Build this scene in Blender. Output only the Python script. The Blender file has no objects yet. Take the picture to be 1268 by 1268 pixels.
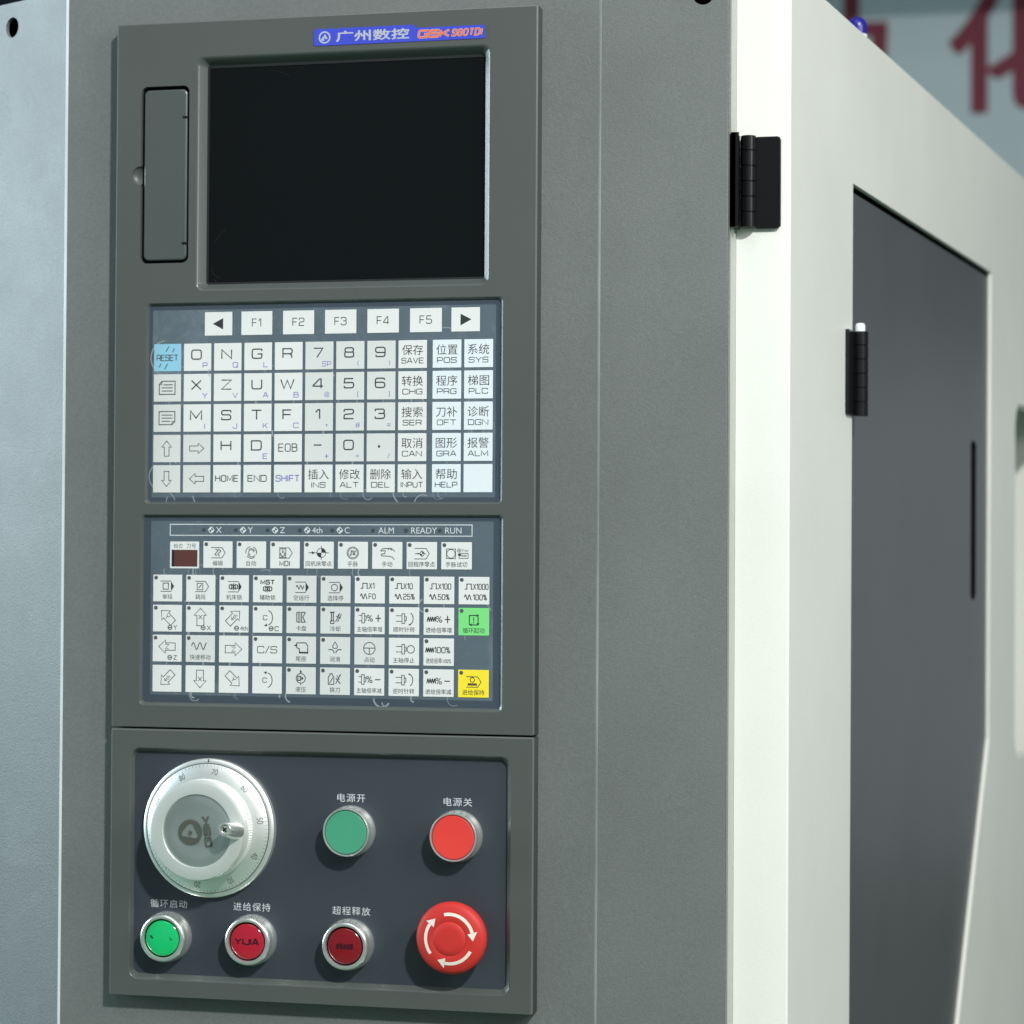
import bpy, math, random
from mathutils import Vector, Matrix, noise
from mathutils.geometry import tessellate_polygon

random.seed(7)
S = bpy.context.scene
COL = S.collection
R = math.radians
MM = 0.001
HZ = 1.45          # height (m) of the upper left corner of the control unit above the floor

# ------------------------------------------------------------------ camera
cam = bpy.data.cameras.new('camera')
cam.sensor_width = 36.0
cam.lens = 3321.86 / 1268 * 36.0
cam.clip_start = 0.05
cam.clip_end = 60
cam.dof.use_dof = True
cam.dof.focus_distance = 1.53
cam.dof.aperture_fstop = 10.5
cam_o = bpy.data.objects.new('camera', cam)
COL.objects.link(cam_o)
right = Vector((0.9680931954755897, 0.250521658526304, 0.005870560713552105))
down = Vector((0.0008387596490695001, 0.020187335644339936, -0.9997958631449891))
fwd = Vector((-0.2505890288023653, 0.9679004957647519, 0.01933309481367749))
cm = Matrix.Identity(4)
for i in range(3):
    cm[i][0] = right[i]; cm[i][1] = -down[i]; cm[i][2] = -fwd[i]
cm[0][3] = 0.63225653; cm[1][3] = -1.49112365; cm[2][3] = HZ - 0.32174679
cam_o.matrix_world = cm
S.camera = cam_o

# ------------------------------------------------------------------ light
w = bpy.data.worlds.new('World'); S.world = w; w.use_nodes = True
w.node_tree.nodes['Background'].inputs[0].default_value = (0.74, 0.93, 1.0, 1)
w.node_tree.nodes['Background'].inputs[1].default_value = 0.228
S.view_settings.view_transform = 'Standard'
S.view_settings.look = 'None'
S.view_settings.exposure = 0
S.view_settings.gamma = 1
S.render.engine = 'CYCLES'
S.cycles.max_bounces = 6

def area(name, loc, target, size, power, colour, shape='DISK', sy=None):
    l = bpy.data.lights.new(name, 'AREA'); l.shape = shape; l.size = size
    if sy: l.size_y = sy
    l.energy = power; l.color = colour
    o = bpy.data.objects.new(name, l); COL.objects.link(o)
    o.location = loc
    o.rotation_euler = (Vector(target) - Vector(loc)).to_track_quat('-Z', 'Y').to_euler()
    return o
PC = (0.13, 0.0, HZ - 0.29)
area('hall_lamp_key', (PC[0] + 2.05, -2.63, PC[2] + 2.21), PC, 0.22, 160, (1.0, 0.985, 0.96))
area('hall_lamp_cool', (-3.0, -0.36, HZ + 0.30), (0, 0.02, HZ - 0.40), 0.9, 88, (0.76, 0.92, 1.0), 'RECTANGLE', 1.6)
area('fill_light_overhead', (0.2, -1.6, HZ + 2.6), (0.2, 0.3, HZ - 0.4), 2.4, 22, (0.90, 1.0, 1.0))  # added soft fill from above, stands for no particular lamp
area('fill_light_right', (1.85, -0.8, HZ + 0.45), (0.42, 0.05, HZ - 0.2), 0.6, 12.0, (1.0, 0.99, 0.97))  # added fill that brightens the white side, no known source
area('sheen_light_far', (1.50, 4.3, HZ - 0.42), (0.44, 0.45, HZ - 0.36), 1.1, 1.5, (0.86, 0.96, 1.0), 'RECTANGLE', 1.1)  # unseen light added behind to give the door its sheen

# ------------------------------------------------------------------ materials
def mat(name, base, rough=0.5, metal=0.0, spec=0.5, grain=0.0, grain_scale=1400, var=0.0, specks=0.0,
        alpha=1.0, coat=0.0, scuff=0.0, rvar=0.0, aniso=0.0):
    m = bpy.data.materials.new(name); m.use_nodes = True
    nt = m.node_tree; b = nt.nodes['Principled BSDF']; N = nt.nodes.new; L = nt.links.new
    b.inputs['Base Color'].default_value = (*base, 1)
    b.inputs['Roughness'].default_value = rough
    b.inputs['Metallic'].default_value = metal
    b.inputs['Specular IOR Level'].default_value = spec
    b.inputs['Coat Weight'].default_value = coat
    b.inputs['Coat Roughness'].default_value = 0.08
    b.inputs['Anisotropic'].default_value = aniso
    tc = N('ShaderNodeTexCoord')
    col = None
    if var:
        n = N('ShaderNodeTexNoise'); n.inputs['Scale'].default_value = 9; n.inputs['Detail'].default_value = 6
        n.inputs['Roughness'].default_value = 0.6
        L(tc.outputs['Object'], n.inputs['Vector'])
        mr = N('ShaderNodeMapRange'); mr.inputs[1].default_value = 0.3; mr.inputs[2].default_value = 0.7
        mr.inputs[3].default_value = 1 - var; mr.inputs[4].default_value = 1 + var
        L(n.outputs['Fac'], mr.inputs[0])
        if grain:
            n2 = N('ShaderNodeTexNoise'); n2.inputs['Scale'].default_value = 620; n2.inputs['Detail'].default_value = 3
            L(tc.outputs['Object'], n2.inputs['Vector'])
            m2 = N('ShaderNodeMapRange'); m2.inputs[1].default_value = 0.3; m2.inputs[2].default_value = 0.7
            m2.inputs[3].default_value = 1 - grain * .13; m2.inputs[4].default_value = 1 + grain * .13
            L(n2.outputs['Fac'], m2.inputs[0])
            mm = N('ShaderNodeMath'); mm.operation = 'MULTIPLY'; L(mr.outputs[0], mm.inputs[0]); L(m2.outputs[0], mm.inputs[1])
            mr = mm
        mx = N('ShaderNodeVectorMath'); mx.operation = 'SCALE'
        mx.inputs[0].default_value = base; L(mr.outputs[0], mx.inputs['Scale'])
        col = mx.outputs[0]
        L(col, b.inputs['Base Color'])
    if specks:
        vo = N('ShaderNodeTexVoronoi'); vo.inputs['Scale'].default_value = 70
        L(tc.outputs['Object'], vo.inputs['Vector'])
        lt = N('ShaderNodeMath'); lt.operation = 'LESS_THAN'; lt.inputs[1].default_value = 0.035
        L(vo.outputs['Distance'], lt.inputs[0])
        sp = N('ShaderNodeSeparateColor'); L(vo.outputs['Color'], sp.inputs[0])
        gt = N('ShaderNodeMath'); gt.operation = 'GREATER_THAN'; gt.inputs[1].default_value = 1 - specks
        L(sp.outputs[0], gt.inputs[0])
        ml = N('ShaderNodeMath'); ml.operation = 'MULTIPLY'
        L(lt.outputs[0], ml.inputs[0]); L(gt.outputs[0], ml.inputs[1])
        mc = N('ShaderNodeMix'); mc.data_type = 'RGBA'
        L(ml.outputs[0], mc.inputs[0])
        if col: L(col, mc.inputs[6])
        else: mc.inputs[6].default_value = (*base, 1)
        mc.inputs[7].default_value = (0.42, 0.45, 0.45, 1)
        col = mc.outputs[2]; L(col, b.inputs['Base Color'])
    if scuff:
        n = N('ShaderNodeTexNoise'); n.inputs['Scale'].default_value = 14; n.inputs['Detail'].default_value = 8
        n.inputs['Roughness'].default_value = 0.72; n.inputs['Distortion'].default_value = 1.2
        L(tc.outputs['Object'], n.inputs['Vector'])
        mr = N('ShaderNodeMapRange'); mr.inputs[1].default_value = 0.54; mr.inputs[2].default_value = 0.74
        mr.inputs[3].default_value = 0; mr.inputs[4].default_value = scuff
        L(n.outputs['Fac'], mr.inputs[0])
        mc = N('ShaderNodeMix'); mc.data_type = 'RGBA'; L(mr.outputs[0], mc.inputs[0])
        if col: L(col, mc.inputs[6])
        else: mc.inputs[6].default_value = (*base, 1)
        mc.inputs[7].default_value = (0.5, 0.53, 0.54, 1)
        col = mc.outputs[2]; L(col, b.inputs['Base Color'])
    if rvar:
        n = N('ShaderNodeTexNoise'); n.inputs['Scale'].default_value = 22; n.inputs['Detail'].default_value = 7
        L(tc.outputs['Object'], n.inputs['Vector'])
        mr = N('ShaderNodeMapRange'); mr.inputs[1].default_value = 0.3; mr.inputs[2].default_value = 0.7
        mr.inputs[3].default_value = max(0.02, rough - rvar); mr.inputs[4].default_value = rough + rvar
        L(n.outputs['Fac'], mr.inputs[0]); L(mr.outputs[0], b.inputs['Roughness'])
    if grain:
        n = N('ShaderNodeTexNoise'); n.inputs['Scale'].default_value = grain_scale; n.inputs['Detail'].default_value = 2
        L(tc.outputs['Object'], n.inputs['Vector'])
        bp = N('ShaderNodeBump'); bp.inputs['Strength'].default_value = grain; bp.inputs['Distance'].default_value = 0.0003
        L(n.outputs['Fac'], bp.inputs['Height']); L(bp.outputs[0], b.inputs['Normal'])
    if alpha < 1:
        b.inputs['Alpha'].default_value = alpha
    return m

M = dict(
    grey=mat('grey powder coat', (0.147, 0.161, 0.157), 0.46, grain=0.55, grain_scale=1050, var=0.07, specks=0.03, rvar=0.06),
    grey_worn_sheen=mat('worn grey powder coat with painted sheen', (0.160, 0.182, 0.186), 0.44, grain=0.55, grain_scale=1050, var=0.06, specks=0.06, scuff=0.10, rvar=0.025),  # worn paint; bluish light and streaky sheen also put into the colour
    bare=mat('rubbed paint edge', (0.62, 0.66, 0.68), 0.35, var=0.2), bezel_side=mat('dark bezel side', (0.040, 0.047, 0.044), 0.5), bezel_edge=mat('bezel edge with painted highlight', (0.115, 0.130, 0.124), 0.30), slope=mat('smooth bezel slope', (0.080, 0.092, 0.088), 0.24), fold=mat('thin paint on fold', (0.21, 0.237, 0.23), 0.42, var=0.35),  # bezel sides coloured darker; bezel edges lightened to paint in their highlight
    chalk=mat('chalky scuff', (0.40, 0.44, 0.46), 0.5, alpha=0.42),
    bezel=mat('dark grey moulded plastic', (0.078, 0.087, 0.082), 0.42, grain=0.10, grain_scale=1600, var=0.05, specks=0.03),
    cover=mat('dark grey cover plastic', (0.072, 0.086, 0.084), 0.36, grain=0.06, grain_scale=1600, var=0.03),
    dark=mat('dark gap', (0.006, 0.007, 0.008), 0.9, spec=0.1),  # near-black colour also stands for the shade inside gaps and slots
    screen=mat('black screen glass', (0.0035, 0.0045, 0.005), 0.12, spec=0.3, rvar=0.06),
    smear=mat('dry smear on glass', (0.010, 0.012, 0.013), 0.4, spec=0.3),
    screen_edge=mat('screen frame', (0.012, 0.014, 0.015), 0.5),
    overlay=mat('slate overlay', (0.052, 0.071, 0.095), 0.33, grain=0.04, var=0.06),
    film=mat('clouded film', (0.098, 0.130, 0.160), 0.28, var=0.16, rvar=0.12, scuff=0.22),
    wrinkle=mat('film wrinkle', (0.46, 0.52, 0.56), 0.25, alpha=0.55, coat=0.5),
    white_print=mat('white print', (0.62, 0.66, 0.68), 0.5),
    led_off=mat('unlit indicator', (0.05, 0.06, 0.07), 0.35),
    ink=mat('dark grey ink', (0.050, 0.056, 0.060), 0.5),
    ink_dark=mat('black ink', (0.028, 0.031, 0.036), 0.5),
    ink_blue=mat('blue ink', (0.13, 0.14, 0.46), 0.5),
    key=mat('white key', (0.725, 0.742, 0.735), 0.34, var=0.03, rvar=0.08),
    key_grey=mat('greyish key', (0.645, 0.665, 0.655), 0.34, var=0.04, rvar=0.1),
    key_cool=mat('bluish white key', (0.72, 0.785, 0.82), 0.34, var=0.03),
    key_blue=mat('light blue key', (0.27, 0.55, 0.72), 0.34, var=0.05),
    key_green=mat('green key', (0.20, 0.70, 0.22), 0.34, var=0.05),
    key_yellow=mat('yellow key', (0.92, 0.74, 0.035), 0.34, var=0.03),
    digit=mat('brown digit window', (0.105, 0.038, 0.034), 0.3, var=0.15),
    badge=mat('blue nameplate', (0.05, 0.07, 0.55), 0.35, var=0.05),
    silver=mat('silver print', (0.42, 0.45, 0.52), 0.4),
    orange=mat('orange print', (0.75, 0.15, 0.06), 0.4),
    slate=mat('dark slate face plate', (0.040, 0.051, 0.063), 0.38, grain=0.05, var=0.07, specks=0.06),
    alu=mat('turned aluminium', (0.90, 0.93, 0.90), 0.42, metal=0.88, rvar=0.05),
    alu_white=mat('satin anodised aluminium', (0.80, 0.84, 0.81), 0.36, metal=0.55),
    insert=mat('brushed grey disc', (0.56, 0.61, 0.59), 0.42, metal=0.92, var=0.06, rvar=0.06),
    emblem=mat('etched emblem', (0.075, 0.085, 0.070), 0.5),
    chrome=mat('chromed collar', (0.84, 0.86, 0.83), 0.27, metal=0.8),
    satin=mat('satin steel collar', (0.84, 0.87, 0.84), 0.27, metal=0.85),
    green_cap=mat('green button cap', (0.065, 0.33, 0.20), 0.42, var=0.10, spec=0.4),
    red_cap=mat('red button cap', (0.74, 0.055, 0.044), 0.5, var=0.04, spec=0.3),
    green_lens=mat('green lens', (0.006, 0.50, 0.15), 0.14, var=0.10, coat=0.6),
    red_lens=mat('red lens', (0.42, 0.010, 0.028), 0.14, var=0.12, coat=0.6),
    dark_lens=mat('dark red lens', (0.20, 0.004, 0.010), 0.20, var=0.25, coat=0.5),
    lens_mark=mat('dark lens print', (0.04, 0.004, 0.012), 0.3),
    lens_mark_green=mat('dark green lens print', (0.004, 0.06, 0.03), 0.3),
    estop=mat('red mushroom plastic', (0.55, 0.032, 0.027), 0.5, spec=0.3, var=0.05, grain=0.05),
    cream=mat('cream print', (0.82, 0.76, 0.66), 0.5),
    white=mat('white machine paint', (0.745, 0.760, 0.712), 0.40, grain=0.15, grain_scale=700, var=0.035),
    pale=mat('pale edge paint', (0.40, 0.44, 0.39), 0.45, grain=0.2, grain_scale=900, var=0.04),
    door=mat('charcoal door paint', (0.086, 0.094, 0.098), 0.36, grain=0.25, grain_scale=900, var=0.06, specks=0.12),
    black=mat('black hinge enamel', (0.006, 0.006, 0.007), 0.28, spec=0.35),
    nylon=mat('white nylon pin', (0.75, 0.80, 0.82), 0.4),
    blue_dome=mat('blue dome plastic', (0.012, 0.008, 0.20), 0.3),
    floor=mat('green floor paint', (0.115, 0.20, 0.135), 0.4, var=0.1),
    wall=mat('navy hall wall', (0.004, 0.016, 0.032), 0.7, var=0.2),
    board=mat('pale blue banner cloth', (0.51, 0.585, 0.61), 0.7, var=0.03),
    banner_red=mat('dark red lettering', (0.18, 0.010, 0.034), 0.6, var=0.05),
    interior=mat('white inner panel', (0.74, 0.76, 0.70), 0.5),
)

# ------------------------------------------------------------------ mesh helpers
# coordinates: u = mm to the right, v = mm DOWN from the unit's upper left corner, d = mm INTO the machine
class MB:
    def __init__(s): s.v = []; s.f = []; s.m = []; s.mats = []
    def mi(s, name):
        if name not in s.mats: s.mats.append(name)
        return s.mats.index(name)
    def vert(s, u, v, d): s.v.append((u, d, -v)); return len(s.v) - 1
    def face(s, idx, m): s.f.append(tuple(idx)); s.m.append(s.mi(m))
    def fill(s, outer, d, m, holes=(), flip=False):
        loops = [[Vector((p[0], p[1], 0)) for p in lp] for lp in [outer, *holes]]
        flat = [p for lp in loops for p in lp]
        b = [s.vert(p.x, p.y, d) for p in flat]
        for t in tessellate_polygon(loops):
            a, e, c = [flat[i] for i in t]
            cr = (e.x - a.x) * (c.y - a.y) - (e.y - a.y) * (c.x - a.x)
            if abs(cr) < 1e-9: continue
            t = list(t)
            if (cr < 0) != flip: t.reverse()      # clockwise on screen (v down) faces the viewer
            s.face([b[i] for i in reversed(t)], m)
    def loft(s, rings, m, closed=True):
        """rings: list of lists of (u,v,d); same count"""
        ids = [[s.vert(*p) for p in r] for r in rings]
        n = len(ids[0])
        for k in range(len(ids) - 1):
            mm = m[k] if isinstance(m, (list, tuple)) else m
            for i in range(n if closed else n - 1):
                j = (i + 1) % n
                s.face((ids[k][i], ids[k][j], ids[k + 1][j], ids[k + 1][i]), mm)
        return ids
    def lathe(s, cu, cv, prof, m, n=64, cap=None, tilt=(0, 0)):
        """prof: (r, d) from the front centre outwards/backwards; tilt = du,dv per mm of d"""
        rings = []
        for r, d in prof:
            rings.append([(cu + r * math.cos(2 * math.pi * i / n), cv + r * math.sin(2 * math.pi * i / n), d) for i in range(n)])
        ids = s.loft(rings, m)
        if cap: s.face(list(reversed(ids[0])), cap)
        return ids
    def box(s, u0, v0, d0, u1, v1, d1, m):
        a = [s.vert(u, v, d) for d in (d0, d1) for v in (v0, v1) for u in (u0, u1)]
        for q in ((0, 2, 3, 1), (4, 5, 7, 6), (0, 1, 5, 4), (2, 6, 7, 3), (0, 4, 6, 2), (1, 3, 7, 5)):
            s.face([a[i] for i in q], m)
    def ribbon(s, pts, wd, d, m, closed=False):
        n = len(pts)
        P = [Vector(p) for p in pts]
        L_, R_ = [], []
        for i in range(n):
            a = P[i - 1] if (i > 0 or closed) else None
            c = P[(i + 1) % n] if (i < n - 1 or closed) else None
            t1 = (P[i] - a).normalized() if a is not None and (P[i] - a).length > 1e-9 else None
            t2 = (c - P[i]).normalized() if c is not None and (c - P[i]).length > 1e-9 else None
            t1 = t1 or t2; t2 = t2 or t1
            n1 = Vector((-t1.y, t1.x)); n2 = Vector((-t2.y, t2.x))
            mn = n1 + n2
            if mn.length < 1e-6: mn = n1
            mn.normalize()
            k = min(1.6, 1 / max(0.3, mn.dot(n1)))
            L_.append(P[i] + mn * wd / 2 * k); R_.append(P[i] - mn * wd / 2 * k)
        a = [s.vert(p.x, p.y, d) for p in L_]; b = [s.vert(p.x, p.y, d) for p in R_]
        for i in range(n if closed else n - 1):
            j = (i + 1) % n
            s.face((a[i], a[j], b[j], b[i]), m)
    def build(s, name, parent=None, origin=(0, 0, 0), smooth=35, fix=True, xf=None):
        me = bpy.data.meshes.new(name)
        vs = s.v
        if xf: vs = [tuple(xf @ Vector(p)) for p in vs]
        o0 = (origin[0], origin[2], -origin[1])
        me.from_pydata([((p[0] - o0[0]) * MM, (p[1] - o0[1]) * MM, (p[2] - o0[2]) * MM) for p in vs], [], s.f)
        for k in s.mats: me.materials.append(M[k])
        me.polygons.foreach_set('material_index', s.m)
        if smooth:
            me.polygons.foreach_set('use_smooth', [True] * len(me.polygons))
            me.set_sharp_from_angle(angle=R(smooth))
        me.update()
        o = bpy.data.objects.new(name, me); COL.objects.link(o)
        wl = Vector((o0[0] * MM, o0[1] * MM, o0[2] * MM + HZ))
        if parent:
            o.parent = parent
            o.location = wl - world_loc(parent)
        else:
            o.location = wl
        return o

def world_loc(o):
    l = Vector(o.location)
    while o.parent:
        o = o.parent; l += Vector(o.location)
    return l

def thing(name, label, cat, u=0, v=0, d=0, group=None):
    o = bpy.data.objects.new(name, None); COL.objects.link(o)
    o.empty_display_size = 0.05
    o.location = (u * MM, d * MM, HZ - v * MM)
    o['label'] = label; o['category'] = cat
    if group: o['group'] = group
    return o

def rrect(u0, v0, u1, v1, r, n=6):
    pts = []
    for cu, cv, a0 in ((u1 - r, v1 - r, 0), (u0 + r, v1 - r, 90), (u0 + r, v0 + r, 180), (u1 - r, v0 + r, 270)):
        for i in range(n + 1):
            a = R(a0 + 90 * i / n)
            pts.append((cu + r * math.cos(a), cv + r * math.sin(a)))
    return pts
def at(pts, d): return [(p[0], p[1], d) for p in pts]
def circ(cu, cv, r, n=40, a0=0, a1=360):
    full = (a1 - a0) % 360 == 0
    k = n if full else n + 1
    return [(cu + r * math.cos(R(a0 + (a1 - a0) * i / n)), cv + r * math.sin(R(a0 + (a1 - a0) * i / n))) for i in range(k)]

# ------------------------------------------------------------------ lettering
_tc = bpy.data.curves.new('lettering', 'FONT'); _to = bpy.data.objects.new('lettering', _tc)
_cache = {}
def glyphs(body, weight=0.0, spacing=1.0):
    k = (body, weight, spacing)
    if k not in _cache:
        _tc.body = body; _tc.offset = weight; _tc.space_character = spacing
        me = _to.to_mesh()
        _cache[k] = ([(v.co.x, v.co.y) for v in me.vertices], [tuple(p.vertices) for p in me.polygons])
        _to.to_mesh_clear()
    return _cache[k]

# wide squarish stroke letters: (x, y up, rounded) in a unit box
G = {}
def gl(c, w, *paths): G[c] = (w, paths)
O_ = ((0, 1, 1), (1, 1, 1), (1, 0, 1), (0, 0, 1), 'c')
gl('A', 1.0, ((0, 0), (.42, 1), (.58, 1), (1, 0)), ((.15, .33), (.85, .33)))
gl('B', .95, ((0, .53), (0, 1), (.93, 1, 1), (.93, .53, 1), (0, .53)), ((.6, .53), (1, .53, 1), (1, 0, 1), (0, 0), (0, .53)))
gl('C', 1.0, ((1, .72), (1, 1, 1), (0, 1, 1), (0, 0, 1), (1, 0, 1), (1, .28)))
gl('D', 1.0, ((0, 0), (0, 1), (1, 1, 1), (1, 0, 1), 'c'))
gl('E', .9, ((1, 1), (0, 1), (0, 0), (1, 0)), ((0, .52), (.9, .52)))
gl('F', .85, ((1, 1), (0, 1), (0, 0)), ((0, .5), (.9, .5)))
gl('G', 1.0, ((1, .78), (1, 1, 1), (0, 1, 1), (0, 0, 1), (1, 0, 1), (1, .47), (.55, .47)))
gl('H', 1.0, ((0, 0), (0, 1)), ((1, 0), (1, 1)), ((0, .53), (1, .53)))
gl('I', .1, ((.5, 0), (.5, 1)))
gl('J', .8, ((0, .35), (0, 0, 1), (1, 0, 1), (1, 1)))
gl('K', .95, ((0, 0), (0, 1)), ((0, .5), (.35, .5), (.95, 1)), ((.35, .5), (1, 0)))
gl('L', .85, ((0, 1), (0, 0), (1, 0)))
gl('M', 1.15, ((0, 0), (0, 1), (.5, .2), (1, 1), (1, 0)))
gl('N', 1.0, ((0, 0), (0, 1), (1, 0), (1, 1)))
gl('O', 1.0, O_); gl('0', .95, O_)
gl('P', .95, ((0, 0), (0, 1), (1, 1, 1), (1, .42, 1), (0, .42)))
gl('Q', 1.0, O_, ((.6, .3), (1.02, -.06)))
gl('R', .95, ((0, 0), (0, 1), (1, 1, 1), (1, .45, 1), (0, .45)), ((.6, .45), (.95, .36, 1), (.95, 0)))
gl('S', .95, ((1, .76), (1, 1, 1), (0, 1, 1), (0, .53, 1), (1, .53, 1), (1, 0, 1), (0, 0, 1), (0, .24)))
gl('T', 1.0, ((0, 1), (1, 1)), ((.5, 1), (.5, 0)))
gl('U', 1.0, ((0, 1), (0, 0, 1), (1, 0, 1), (1, 1)))
gl('V', 1.0, ((0, 1), (.5, 0), (1, 1)))
gl('W', 1.35, ((0, 1), (.25, 0), (.5, .9), (.75, 0), (1, 1)))
gl('X', 1.0, ((0, 1), (1, 0)), ((0, 0), (1, 1)))
gl('Y', 1.0, ((0, 1), (.5, .47), (1, 1)), ((.5, .47), (.5, 0)))
gl('Z', 1.0, ((0, 1), (1, 1), (0, 0), (1, 0)))
gl('1', .45, ((0, .72), (.55, 1), (.9, 1), (.9, 0)))
gl('2', .95, ((0, .74), (0, 1, 1), (1, 1, 1), (1, .53, 1), (0, .47, 1), (0, 0), (1, 0)))
gl('3', .95, ((0, .78), (0, 1, 1), (.97, 1, 1), (.97, .53, 1), (.35, .53)), ((.7, .53), (1, .53, 1), (1, 0, 1), (0, 0, 1), (0, .22)))
gl('4', 1.0, ((.8, 0), (.8, 1), (.65, 1), (0, .3), (0, .22), (1, .22)))
gl('5', .95, ((.95, 1), (.05, 1), (0, .55), (1, .58, 1), (1, 0, 1), (0, 0, 1), (0, .22)))
gl('6', .95, ((.95, .8), (.95, 1, 1), (0, 1, 1), (0, 0, 1), (1, 0, 1), (1, .56, 1), (0, .56)))
gl('7', .9, ((0, 1), (1, 1), (.35, 0)))
gl('8', .95, ((.05, 1, 1), (.95, 1, 1), (.95, .53, 1), (.05, .53, 1), 'c'), ((.05, .53, 1), (0, 0, 1), (1, 0, 1), (.95, .53, 1)))
gl('9', .95, ((.05, .2), (.05, 0, 1), (1, 0, 1), (1, 1, 1), (0, 1, 1), (0, .44, 1), (1, .44)))
gl('-', .8, ((0, .5), (1, .5)))
gl('/', .6, ((0, -.1), (1, 1.1)))
gl('%', 1.0, ((0, 1, 1), (.38, 1, 1), (.38, .6, 1), (0, .6, 1), 'c'), ((.62, .4, 1), (1, .4, 1), (1, 0, 1), (.62, 0, 1), 'c'), ((.2, 0), (.8, 1)))
gl('+', .8, ((0, .5), (1, .5)), ((.5, 0), (.5, 1)))
gl(' ', .5)
def rounded(path, sx, sy, rad):
    closed = path[-1] == 'c'
    pts = [p for p in path if p != 'c']
    n = len(pts); out = []
    for i, p in enumerate(pts):
        q = Vector((p[0] * sx, p[1] * sy))
        if len(p) > 2 and p[2] and (closed or 0 < i < n - 1):
            a = Vector((pts[i - 1][0] * sx, pts[i - 1][1] * sy)); b = Vector((pts[(i + 1) % n][0] * sx, pts[(i + 1) % n][1] * sy))
            ra = min(rad, (a - q).length * .5, (b - q).length * .5)
            t1 = q + (a - q).normalized() * ra; t2 = q + (b - q).normalized() * ra
            for k in range(5):
                t = k / 4
                out.append(t1 * (1 - t) ** 2 + q * 2 * t * (1 - t) + t2 * t * t)
        else: out.append(q)
    return out, closed

class Ink:
    """flat printing in mm around an origin, x right, y up; every path a hair above the last"""
    def __init__(s, mb, cu=0, cv=0, d=-0.28): s.mb = mb; s.cu = cu; s.cv = cv; s.d = d; s.rot = 0; s.sx = 1
    def step(s): s.d -= 0.004; return s.d
    def T(s, x, y): return (s.cu + x, s.cv - y)
    def line(s, pts, w=0.3, m='ink', closed=False): s.mb.ribbon([s.T(*p) for p in pts], w * (1.5 if m in ('ink', 'ink_dark') and w < .45 else 1), s.step(), m, closed)
    def fill(s, pts, m='ink'): s.mb.fill([s.T(*p) for p in pts], s.step(), m)
    def disc(s, x, y, r, m='ink', n=20): s.mb.fill([s.T(*p) for p in circ(x, y, r, n)], s.step(), m)
    def ring(s, x, y, r, w=0.3, m='ink', n=32): s.line(circ(x, y, r, n), w, m, True)
    def arc(s, x, y, r, a0, a1, w=0.3, m='ink', sx=1.0):
        s.line([(x + (p[0] - x) * sx, p[1]) for p in circ(x, y, r, 20, a0, a1)], w, m)
    def text(s, body, x, y, h=None, w=None, m='ink', weight=0.0, rot=0.0, align='c', spacing=1.0, maxw=None, shear=0.0):
        vs, fs = glyphs(body, weight, spacing)
        if not vs: return
        x0 = min(p[0] for p in vs); x1 = max(p[0] for p in vs); y0 = min(p[1] for p in vs); y1 = max(p[1] for p in vs)
        sy = h / (y1 - y0) if h else w / (x1 - x0)
        sx = w / (x1 - x0) if w else sy
        if maxw and sx * (x1 - x0) > maxw: sx = maxw / (x1 - x0)
        ox = {'c': (x0 + x1) / 2, 'l': x0, 'r': x1}[align]; oy = (y0 + y1) / 2
        d = s.step(); ca, sa = math.cos(R(rot)), math.sin(R(rot)); ids = []
        for p in vs:
            a, b = (p[0] - ox) * sx, (p[1] - oy) * sy
            a += shear * b
            ids.append(s.mb.vert(*s.T(x + a * ca - b * sa, y + a * sa + b * ca), d))
        for f in fs: s.mb.face([ids[i] for i in f], m)
    def word(s, body, x, y, h, wr=1.0, sw=0.3, m='ink', gap=0.32, align='c', rot=0.0, maxw=None, shear=0.0):
        """stroke lettering; (x, y) is the middle of the word, h the cap height, wr the width ratio"""
        tot = sum(G[c][0] * wr * h for c in body) + gap * h * (len(body) - 1)
        k = min(1.0, (maxw or 1e9) / tot)
        px = {'c': -tot * k / 2, 'l': 0, 'r': -tot * k}[align]
        ca, sa = math.cos(R(rot)), math.sin(R(rot))
        for c in body:
            gw, paths = G[c]; W = gw * wr * h * k
            for p in paths:
                pts, cl = rounded(p, W, h, h * 0.26)
                q = []
                for a in pts:
                    X = px + a.x + shear * a.y; Y = a.y - h / 2
                    q.append((x + X * ca - Y * sa, y + X * sa + Y * ca))
                s.line(q, sw, m, cl)
            px += W + gap * h * k

# ------------------------------------------------------------------ the setting
mb = MB(); mb.box(-6000, 1450, -5000, 6000, 1470, 9000, 'floor')
floor = mb.build('floor', origin=(0, 1450, 0), smooth=0); floor['kind'] = 'structure'
mb = MB(); mb.box(-7000, -3500, 8000, 6000, 1448, 8150, 'wall')
wall = mb.build('wall', origin=(0, 1448, 8000), smooth=0); wall['kind'] = 'structure'

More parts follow.
